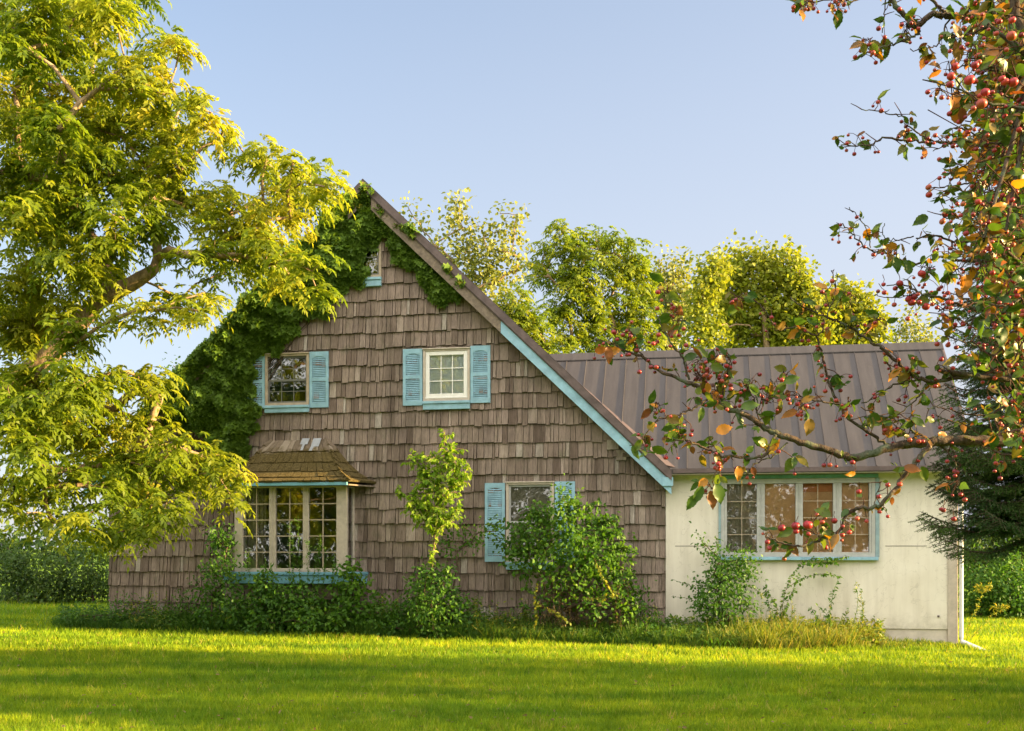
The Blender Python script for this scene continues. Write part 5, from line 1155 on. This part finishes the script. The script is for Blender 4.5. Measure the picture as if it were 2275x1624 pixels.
# ---------------------------------------------------------------- crabapple boughs close to the camera
def crabapple():
    rng = np.random.default_rng(140)
    T0 = np.array([2.75, 3.1, float(ground_z(2.75, 3.1))])
    root = empty('crabapple_tree', tuple(T0)); tag(root, 'crabapple tree with lichened boughs and small red apples, reaching in from the right', 'tree')
    BR = {  # picture polyline, radius px start (nearest trunk) -> end, distance
     'A': ([(2330,10),(2255,20),(2170,36),(2111,36),(2075,39),(2035,56),(2012,36),(1986,0),(1960,-60)], 8, 5, 3.0),
     'A2': ([(2111,36),(2088,26),(2065,0),(2040,-60)], 4, 3, 3.0), 'A3': ([(2300,140),(2262,40),(2240,-30)], 11, 9, 2.6),
     'A4': ([(2035,56),(2035,75),(2002,92),(1966,102),(1930,121),(1912,128)], 3.2, 1.2, 3.0), 'A6': ([(2111,36),(2090,90),(2060,110),(2020,112)], 2, 1, 3.0),
     'A5': ([(2230,160),(2219,98),(2196,-20)], 2.6, 2, 2.8), 'A7': ([(1986,0),(1950,-10),(1900,5),(1860,-5),(1800,6),(1772,18)], 2.6, 1, 3.1), 'A8': ([(1960,-20),(1965,30),(1960,70)], 1.5, 1, 3.0),
     'A9': ([(2330,200),(2260,190),(2200,150),(2150,135)], 4, 2, 2.7), 'A10': ([(2330,260),(2250,235),(2190,225),(2150,205),(2104,190),(2055,175)], 4, 1.2, 2.5),
     'B': ([(2340,285),(2274,295),(2176,318),(2088,317),(2032,318),(1966,308),(1930,317),(1865,325)], 4, 1.3, 3.0), 'B2': ([(2088,317),(2050,300),(2025,282),(1999,262),(1963,253),(1914,246)], 1.8, 1, 3.0),
     'B3': ([(2340,360),(2240,350),(2190,380),(2150,385),(2100,390)], 3, 1, 2.9), 'B4': ([(2190,380),(2160,430),(2120,415),(2070,418)], 2, 1.2, 2.8), 'B5': ([(2200,330),(2150,290),(2110,285)], 2, 1, 2.7),
     'C': ([(2340,495),(2274,506),(2176,529),(2140,536),(2078,531),(2029,528)], 4, 1.5, 3.1), 'C2': ([(2140,580),(2091,577),(2039,580),(1999,575),(1966,562),(1930,552),(1901,526),(1875,500),(1860,493)], 2.8, 1, 3.3),
     'C3': ([(1930,552),(1925,515),(1907,480),(1887,466)], 1.2, .8, 3.3), 'C4': ([(2029,528),(1990,540),(1960,530),(1965,500)], 1.4, .8, 3.2), 'C5': ([(2340,600),(2240,590),(2140,580)], 4, 2.8, 3.2), 'C6': ([(2200,500),(2170,480),(2110,485),(2080,470)], 2, 1, 2.8),
     'D': ([(2340,650),(2200,690),(2140,680),(2091,662),(2045,649),(2012,638),(1968,634)], 4, 1.1, 2.9), 'D2': ([(2045,649),(2020,660),(1975,658)], 1.3, .8, 2.9),
     'E0': ([(2350,838),(2274,840),(2209,838),(2144,835),(2104,825),(2080,818)], 8, 5, 3.0), 'E': ([(2144,835),(2062,844),(2012,821),(1973,792),(1940,762),(1907,739),(1874,723),(1832,707),(1792,687),(1753,657)], 4.5, 1.4, 3.0),
     'E2': ([(1830,711),(1814,746),(1766,730),(1727,725),(1686,676),(1643,657)], 2, 1, 3.05), 'E3': ([(1832,707),(1838,684),(1858,648),(1840,605)], 1.6, 1, 2.95), 'E4': ([(1814,746),(1825,776),(1835,822),(1842,861),(1855,894),(1881,933),(1947,969),(1976,999)], 2.2, 3.6, 3.05),
     'E6': ([(1966,792),(1976,825),(1999,844),(2030,850)], 2, 1.2, 3.0), 'E7': ([(1914,897),(1960,867),(2012,848),(2062,844)], 1.3, 2.5, 3.05), 'E8': ([(2062,854),(2045,887),(1999,920),(1980,933)], 2, 1, 3.0), 'E9': ([(1911,899),(1963,917),(2012,940),(2032,959),(2062,979)], 1.4, 3, 3.0),
     'F': ([(2350,975),(2274,979),(2176,976),(2111,976),(2062,979),(2012,986),(1966,995),(1900,1010),(1832,1001),(1754,979),(1708,961),(1658,927),(1615,902),(1562,868),(1522,846),(1460,821),(1429,797),(1367,769),(1324,756)], 13, 1.4, 3.0),
     'F2': ([(1530,850),(1516,800),(1488,759),(1460,707)], 2.6, 1.4, 3.0), 'F3': ([(1578,883),(1538,908),(1507,924),(1460,939),(1429,973),(1417,995)], 2.4, 1.2, 2.95), 'F4': ([(1723,968),(1692,1007),(1655,1017),(1615,1013),(1569,1001),(1531,982),(1513,976),(1476,967)], 4, 1.3, 2.95),
     'F5': ([(1751,980),(1720,1010),(1677,1029),(1658,1054)], 2, .9, 3.0), 'F6': ([(1702,955),(1686,927),(1671,886),(1655,862)], 1.8, 1, 3.0), 'F7': ([(1863,902),(1816,889),(1770,883),(1739,871),(1708,849)], 2, 1, 3.0), 'F8': ([(1609,897),(1609,877),(1618,834),(1621,796),(1606,778)], 2, 1, 3.0),
     'F9': ([(1429,797),(1410,760),(1390,745)], 1.3, .8, 3.0), 'F10': ([(1615,1013),(1600,1035),(1590,1055)], 1.1, .7, 2.95),
     'G': ([(2073,981),(2039,1026),(2006,1067),(1976,1093),(1938,1125),(1893,1138),(1860,1179),(1818,1198),(1770,1213),(1728,1202),(1710,1194)], 6, 1.6, 2.9), 'G2': ([(1818,1198),(1800,1175),(1805,1165)], 1.2, .8, 2.9), 'G3': ([(1938,1125),(1950,1080),(1960,1060)], 1.2, .8, 2.9),
     'H': ([(2062,979),(2100,1000),(2120,1030),(2130,1060),(2110,1100)], 2, .9, 3.0), 'H2': ([(2350,1040),(2250,1010),(2200,1000),(2180,990)], 3, 1.5, 3.0), 'H3': ([(1900,1010),(1898,1030),(1900,1050)], 1, .7, 3.0),
    }
    rr = random.Random(6)
    for i in range(60):   # the thicket of twigs at the right edge
        x0 = rr.uniform(2180, 2330); y0 = rr.uniform(-20, 1)*0 + (rr.uniform(-20, 560) if rr.random() < .75 else rr.uniform(560, 960)); ln = rr.uniform(60, 150); a = math.pi + rr.uniform(-.9, .9); q = [(x0, y0)]
        for k in range(3): a += rr.uniform(-.35, .35); x0 += math.cos(a)*ln/3; y0 += math.sin(a)*ln/3; q.append((x0, y0))
        BR['T%d' % i] = (q, 2.4, .9, rr.uniform(2.4, 3.5))
    paths = []; thin = []
    for k, (pl, r0, r1, Y) in BR.items():
        n = len(pl); w3 = np.array([P(x, y, Y) for x, y in pl]); 
        if k[0] != 'T': w3[:, 1] += 0.0
        jit = (rng.normal(size=(n, 3))*.004); w3 = w3 + jit
        sp = smooth_path(w3, 6); kink = rng.normal(size=sp.shape)*.0022; sp = sp+kink; ra = np.interp(np.linspace(0, 1, len(sp)), [0, 1], [r0, r1])*Y/FPX*1.02
        paths.append((sp, ra))
        rmean = np.linspace(r0, r1, len(sp)); thin.append((k, sp, rmean, Y))
    # hidden part: trunk and the limbs that carry the boughs, outside the frame
    tops = [P(2330, 10, 3.0), P(2300, 140, 2.6), P(2350, 838, 3.0), P(2350, 975, 3.0), P(2340, 285, 3.0), P(2340, 495, 3.1), P(2340, 650, 2.9)]
    tr = smooth_path([T0-np.array([0, 0, .1]), T0+np.array([.02, 0, .9]), T0+np.array([-.05, -.02, 1.7]), T0+np.array([-.2, -.05, 2.6]), T0+np.array([-.35, -.1, 3.6]), T0+np.array([-.2, 0, 4.6])], 5)
    paths.append((tr, np.linspace(.10, .035, len(tr))))
    for t in tops:
        j = np.argmin(np.abs(tr[:, 2]-(t[2]-.35))); paths.append((smooth_path([tr[j], (tr[j]+t)/2+np.array([0, 0, .06]), t], 4), np.linspace(.026, .014, 9)))
    # carry the left-running branches on to the out-of-frame limbs
    for i in range(60):
        b = np.array(P(*BR['T%d' % i][0][0], BR['T%d' % i][3])); t = min(tops, key=lambda q: np.linalg.norm(q-b)); paths.append((smooth_path([b, (b+t)/2, t], 3), np.linspace(.0035, .008, 7)))
    spur = []
    LC = []; LD = []; LU = []; LL = []; LT = []; AP = []
    def apple_cluster(p, Y, n, big=1.0):
        for _ in range(n):
            L = rng.uniform(.018, .04); d = norm(rng.normal(size=3)*.8+np.array([0, 0, -.35])); e = p+d*L+np.array([0, 0, -.004])
            m = (p+e)/2+np.array([0, 0, .004]); spur.append((np.array([p, m, e]), np.array([.0009, .0007, .0008])))
            AP.append((e+np.array([0, 0, -.006]), rng.uniform(.0042, .0076)*big))
    dens = {'A': .3, 'A3': .1, 'F': .55, 'E0': .35}
    for k, sp, rm, Y in thin:
        seg = np.linalg.norm(np.diff(sp, axis=0), axis=1); cum = np.concatenate([[0], np.cumsum(seg)]); tot = cum[-1]; q = .03
        right = sp[:, 0].mean()/sp[:, 1].mean()*FPX+CX
        f = dens.get(k, 1.0)*(1.25 if k[0] == 'T' else 1)
        while q < tot:
            p = np.array([np.interp(q, cum, sp[:, j]) for j in range(3)]); r_ = np.interp(q, cum, rm); i0 = int(np.searchsorted(cum, q)); tg = norm(sp[min(i0, len(sp)-1)]-sp[max(0, i0-1)])
            if r_ < 6.5 or rng.uniform() < .3:
                # a spur with leaves and apples
                sl_ = rng.uniform(.008, .05); sd_ = norm(rng.normal(size=3)*np.array([1, .7, 1])+np.array([0, 0, .25])+tg*.3); e = p+sd_*sl_
                spur.append((np.array([p, (p+e)/2+rng.normal(size=3)*.002, e]), np.array([.0016, .0012, .0009])))
                pxx = p[0]/p[1]*FPX+CX
                u = rng.uniform()
                nl = rng.integers(0, 3) if u < .65 else rng.integers(3, 7)
                if pxx > 2150: nl += rng.integers(1, 3)
                for _ in range(int(nl)):
                    LC.append(e+rng.normal(size=3)*.003); d = rng.normal(size=3)*np.array([1, .6, .8])+sd_*.7; d[2] -= .55; LD.append(d); LU.append(rng.normal(size=3)*.8+np.array([0, -.9, .3])); LL.append(rng.choice([.014, .02, .026, .034, .046])*rng.uniform(.8, 1.15)); LT.append(rng.uniform(0, .97))
                if rng.uniform() < (.42 if pxx < 2150 else .55): apple_cluster(e, Y, int(rng.integers(1, 4)))
            q += rng.uniform(.014, .042)/f
    # leafy, rust-tinged mass along the right edge
    for _ in range(900):
        x = 2290-abs(rng.normal())*58; y = rng.uniform(-20, 970); Y = rng.uniform(2.5, 4.2); p = P(x, y, Y)
        if y > 540 and rng.uniform() < .72: continue
        nl = 2
        for _ in range(nl): LC.append(p+rng.normal(size=3)*.02); d = rng.normal(size=3); d[2] -= .5; LD.append(d); LU.append(rng.normal(size=3)+np.array([0, -.7, .3])); LL.append(rng.uniform(.025, .055)); LT.append(min(1, rng.uniform(0, .85)+.3*(rng.uniform() < .18)))
        e = p+rng.normal(size=3)*.03; spur.append((np.array([p+rng.normal(size=3)*.05, p, e]), np.array([.0016, .0014, .001])))
        if rng.uniform() < .4: apple_cluster(p, Y, int(rng.integers(1, 3)))
    outs = []
    for _ in range(420):   # the rest of the crown, outside the frame
        p = np.array([rng.uniform(1.9, 3.9), rng.uniform(1.9, 4.4), rng.uniform(1.9, 4.9)]); x_ = p[0]/p[1]*FPX+CX
        if x_ < 2400: continue
        if not outs or rng.uniform() < .05:
            j = np.argmin(np.abs(tr[:, 2]-p[2]+.5)); md = (tr[j]+p)/2+np.array([rng.normal()*.08, rng.normal()*.08, .12]); paths.append((smooth_path([tr[j], md, p], 4), np.linspace(.016, .004, 9))); outs += [md, md*.5+p*.5, p]
        else:
            a_ = outs[int(np.argmin([np.linalg.norm(o_-p) for o_ in outs]))]; paths.append((smooth_path([a_, (a_+p)/2+rng.normal(size=3)*.03, p], 3), np.linspace(.004, .0015, 7))); outs.append(p)
        for _ in range(9):
            q_ = p+rng.normal(size=3)*.10; LC.append(q_); d = rng.normal(size=3); d[2] -= .5; LD.append(d); LU.append(rng.normal(size=3)+np.array([0, 0, .4])); LL.append(rng.uniform(.03, .06)); LT.append(rng.uniform(0, .97))
        if rng.uniform() < .4: apple_cluster(p, 3, 2)
    for cx_, cy_, cr_, cn_ in [(1480,650,28,12),(1505,705,26,10),(1555,835,38,16),(1600,800,30,12),(1590,872,28,10),(1460,905,22,8),(1700,885,40,16),(1740,835,22,8),(1660,862,26,10),(1780,892,30,10),(1885,900,22,7),(1640,665,26,8),(1885,660,24,8),(1950,712,22,7),(1575,1080,30,9),(2060,590,30,10),(1430,985,26,8),(1500,970,30,8),(1350,775,30,6),(1410,760,25,8),(1575,990,30,9),(2000,950,25,8),(1830,1165,30,8),(1930,95,22,10),(2010,60,26,8),(1790,10,26,10),(1860,8,24,8),(2090,690,40,10),(2120,560,40,12),(1980,560,30,8)]:
        for _ in range(cn_):
            a = rng.uniform(0, 6.28); q = cr_*math.sqrt(rng.uniform()); p = P(cx_+q*math.cos(a), cy_+q*math.sin(a), 3.0+rng.uniform(-.06, .08))
            ctr = P(cx_, cy_, 3.0); spur.append((np.array([ctr+rng.normal(size=3)*.01, (p+ctr)/2+rng.normal(size=3)*.004, p]), np.array([.0014, .0011, .0008])))
            LC.append(p); d = rng.normal(size=3)*np.array([1, .6, .8]); d[2] -= .5; LD.append(d); LU.append(rng.normal(size=3)*.8+np.array([0, -.9, .3])); LL.append(rng.choice([.022, .03, .04, .052])*rng.uniform(.8, 1.1)); LT.append(rng.uniform(0, .93))
            if rng.uniform() < .28: apple_cluster(p, 3.0, int(rng.integers(1, 4)))
    # big near apples top right and the showy ones in front of the wing window
    for x, y, r in [(2121,148,9),(2153,178,12),(2112,170,9.5),(2110,188,9),(2188,205,10),(2225,175,8),(2232,182,9),(2250,183,11),(2180,230,12),(2246,80,11),(2248,45,8),(2165,145,9),
                    (1736,1173,9),(1767,1168,10),(1794,1166,11),(1768,1180,7),(1853,1157,7),(1826,1160,6),(1704,1204,6),(2063,433,7.5),(2062,416,7),(2100,476,8),(2093,492,7.5),(2118,479,6.5),(2018,665,8),(2030,660,8),(2025,672,9),(2056,681,9),(2047,608,9),(1998,630,8),(1964,650,6),(1962,632,5),(2095,1133,6),(2118,1153,6),(2090,1131,5),(1893,1027,6),(1907,1092,6),(2038,1023,6)]:
        Y = 2.9 if x < 2080 or y > 300 else 2.2; c = P(x, y, Y); R = r*Y/FPX; AP.insert(0, (c, R))
        up = c+np.array([rng.normal()*.01, rng.normal()*.006, .028]); spur.append((np.array([c+np.array([0, 0, R]), (c+up)/2+rng.normal(size=3)*.003, up]), np.array([.0009, .0008, .001])))
    for x, y, L, t, dx, dz in [(2125,200,.075,.96,-.2,-1),(2150,610,.06,.93,-.3,-1),(2120,640,.05,.9,.6,-1),(1800,930,.05,.75,-.2,-1),(1590,960,.05,.93,1,.35),(1640,1035,.045,.9,0,-1),(1560,1080,.06,.3,-.5,-1),(1545,1100,.05,.35,-.6,-1),(1577,1090,.055,.85,.2,-1),(1590,1075,.06,.3,.3,-1),
        (1760,1175,.05,.5,-.6,-.3),(1800,1195,.05,.65,-.1,-1),(1845,1145,.05,.5,-1,.4),(1870,1000,.02,.6,0,-1),(1985,570,.05,.2,.3,-1),(2020,610,.045,.2,-.2,.6),(2060,480,.05,.15,-1,-.6),(1560,905,.045,.4,-.2,-1),(1645,905,.055,.3,1,.2),(1740,850,.05,.35,.8,.3),(1350,770,.05,.85,.1,-1)]:
        LC.append(P(x, y, 2.9)); LD.append(np.array([dx, -.1, dz])); LU.append(np.array([.2, -1, .3])); LL.append(L); LT.append(t)
    LC = np.array(LC); LD = norm(np.array(LD)); LU = np.array(LU); LL = np.array(LL); LT = np.array(LT)
    V, F, k = leaves(LC, LD, LU, LL, LL*rng.uniform(.42, .68, len(LL)), T_CRAB)
    link('foliage', np_mesh('foliage', V, F, 4, {'rnd': np.repeat(LT, k)}, True), M['l_crab'], root)
    V, F = tubes(paths, 8, .10); trunk = link('trunk', np_mesh('trunk', V, F, 4, {'rnd': np.full(len(V), .5)}, True), M['bark_crab'], root)
    V, F = tubes(spur, 4, .1); link('twigs', np_mesh('twigs', V, F, 4, {'rnd': np.full(len(V), .5)}, True), M['bark_twig'], root)
    # apples: unit apple with dimples at both ends
    nu, nv = 12, 9; va = []
    for i in range(nv+1):
        a = math.pi*i/nv; r = math.sin(a); z = math.cos(a)*.93
        z -= .22*max(0, 1-r*2.2)*(1 if a < 1.5 else -1)
        for j in range(nu): va.append((r*math.cos(j*2*math.pi/nu), r*math.sin(j*2*math.pi/nu), z))
    fa = [(i*nu+j, (i+1)*nu+j, (i+1)*nu+(j+1) % nu, i*nu+(j+1) % nu) for i in range(nv) for j in range(nu)]
    va = np.array(va); cal = []  # little dried calyx
    for j in range(5):
        a = j*1.257; b0 = len(va)+len(cal); cal += [(.1*math.cos(a-.4), .1*math.sin(a-.4), -.72), (.1*math.cos(a+.4), .1*math.sin(a+.4), -.72), (.26*math.cos(a), .26*math.sin(a), -1.08), (.2*math.cos(a), .2*math.sin(a), -1.0)]; fa.append((b0, b0+1, b0+2, b0+3))
    va = np.vstack([va, cal]); fa = np.array(fa)
    me = np_mesh('apple', va, fa, 4, {'rnd': np.full(len(va), .5)}, True); me.materials.append(M['apple'])
    def vis(a):
        p, R = a; x = p[0]/p[1]*FPX+CX; y = HZ-(p[2]-EYE)/p[1]*FPX; return (0 < x < 2274 and 0 < y < 1624)*R/p[1]
    AP.sort(key=lambda a: -vis(a)); print('apples', len(AP), 'leaves', len(LC))
    inv = parent_inv(root)
    for c, R in AP[:100]:
        o = bpy.data.objects.new('apple', me); COL.objects.link(o); o.parent = root; o.matrix_parent_inverse = inv
        o.location = c; o.scale = (R, R, R*.96); o.rotation_euler = (rng.uniform(-.5, .5), rng.uniform(-.5, .5), rng.uniform(0, 6))
    V = []; F = []; r = []
    for i, (c, R) in enumerate(AP[100:]): V.append(va*R+c); F.append(fa+i*len(va)); r.append(np.full(len(va), rng.uniform()))
    o = link('apples', np_mesh('apples', np.concatenate(V), np.concatenate(F), 4, {'rnd': np.concatenate(r)}, True), M['apples'], root); o['kind'] = 'stuff'
crabapple()

# ---------------------------------------------------------------- neighbours outside the frame that shade the lawn
def w2b(X, Y, z, R): return (CX+X/Y*FPX, HZ-(z-EYE)/Y*FPX, R/Y*FPX, Y)
def shade_tree(X, Y, Ht, R, seed, label):
    rg = random.Random(seed); bl = []
    for i in range(26):
        t = (i+.5)/26; z = .6+(Ht-.9)*t; rad = R*math.sin(math.pi*min(.97, .2+.78*t))**.7; a = i*2.4; q = rad*.62*math.sqrt(rg.random())
        bl.append(w2b(X+math.cos(a)*q, Y+math.sin(a)*q, z, rad*.55))
    make_tree('garden_tree', label, 'tree', [np.array([X, Y, -.2]), np.array([X, Y, Ht*.3]), np.array([X+.1, Y, Ht*.75])], bl, M['bark_dark'], M['l_round'], ('tuft', 26, .26, .20, .15, T_OVAL), seed, 7.0, .014, False, rmax=.1, taper=(.2, .06))
shade_tree(16, 10.9, 6.4, 2.2, 201, 'bushy garden tree standing right of the lawn, the one nearer the house')
shade_tree(20, 9.6, 7.0, 2.3, 203, 'bushy garden tree standing right of the lawn, behind and between the other two')
shade_tree(17, 8.1, 6.2, 2.2, 202, 'bushy garden tree standing right of the lawn, the one nearer the camera')

def far_woods():
    rng = np.random.default_rng(301); n = 2600
    x = rng.uniform(-75, 90, n); h = 2.6+.9*np.sin(x*.3)+.6*np.sin(x*.9+1); z = rng.uniform(0, 1, n)*h-.3; y = 85+rng.uniform(-2.5, 2.5, n)
    V, F, r = leaf_tufts(np.stack([x, y, z], -1), 12, .5, .5, .4, T_OVAL, rng)
    tag(link('far_woods', np_mesh('far_woods', V, F, 4, {'rnd': r}), M['l_bush']), 'low far-off belt of woods beyond the field on the horizon', 'woods', kind='stuff')
far_woods()
def woods():  # unseen trees put in to give the window glass dark reflections
    rng = np.random.default_rng(300); n = 8000
    x = rng.uniform(-75, 75, n); h = 14+2.5*np.sin(x*.21)+1.5*np.sin(x*.53+1); z = rng.uniform(0, 1, n)**.8*h; y = -26+rng.uniform(-2.5, 2.5, n)
    V, F, r = leaf_tufts(np.stack([x, y, z], -1), 10, .6, .55, .45, T_OVAL, rng)
    tag(link('woods', np_mesh('woods', V, F, 4, {'rnd': r}), M['l_bush']), 'belt of woods added behind the photographer to darken the window reflections', 'woods', kind='stuff')
woods()
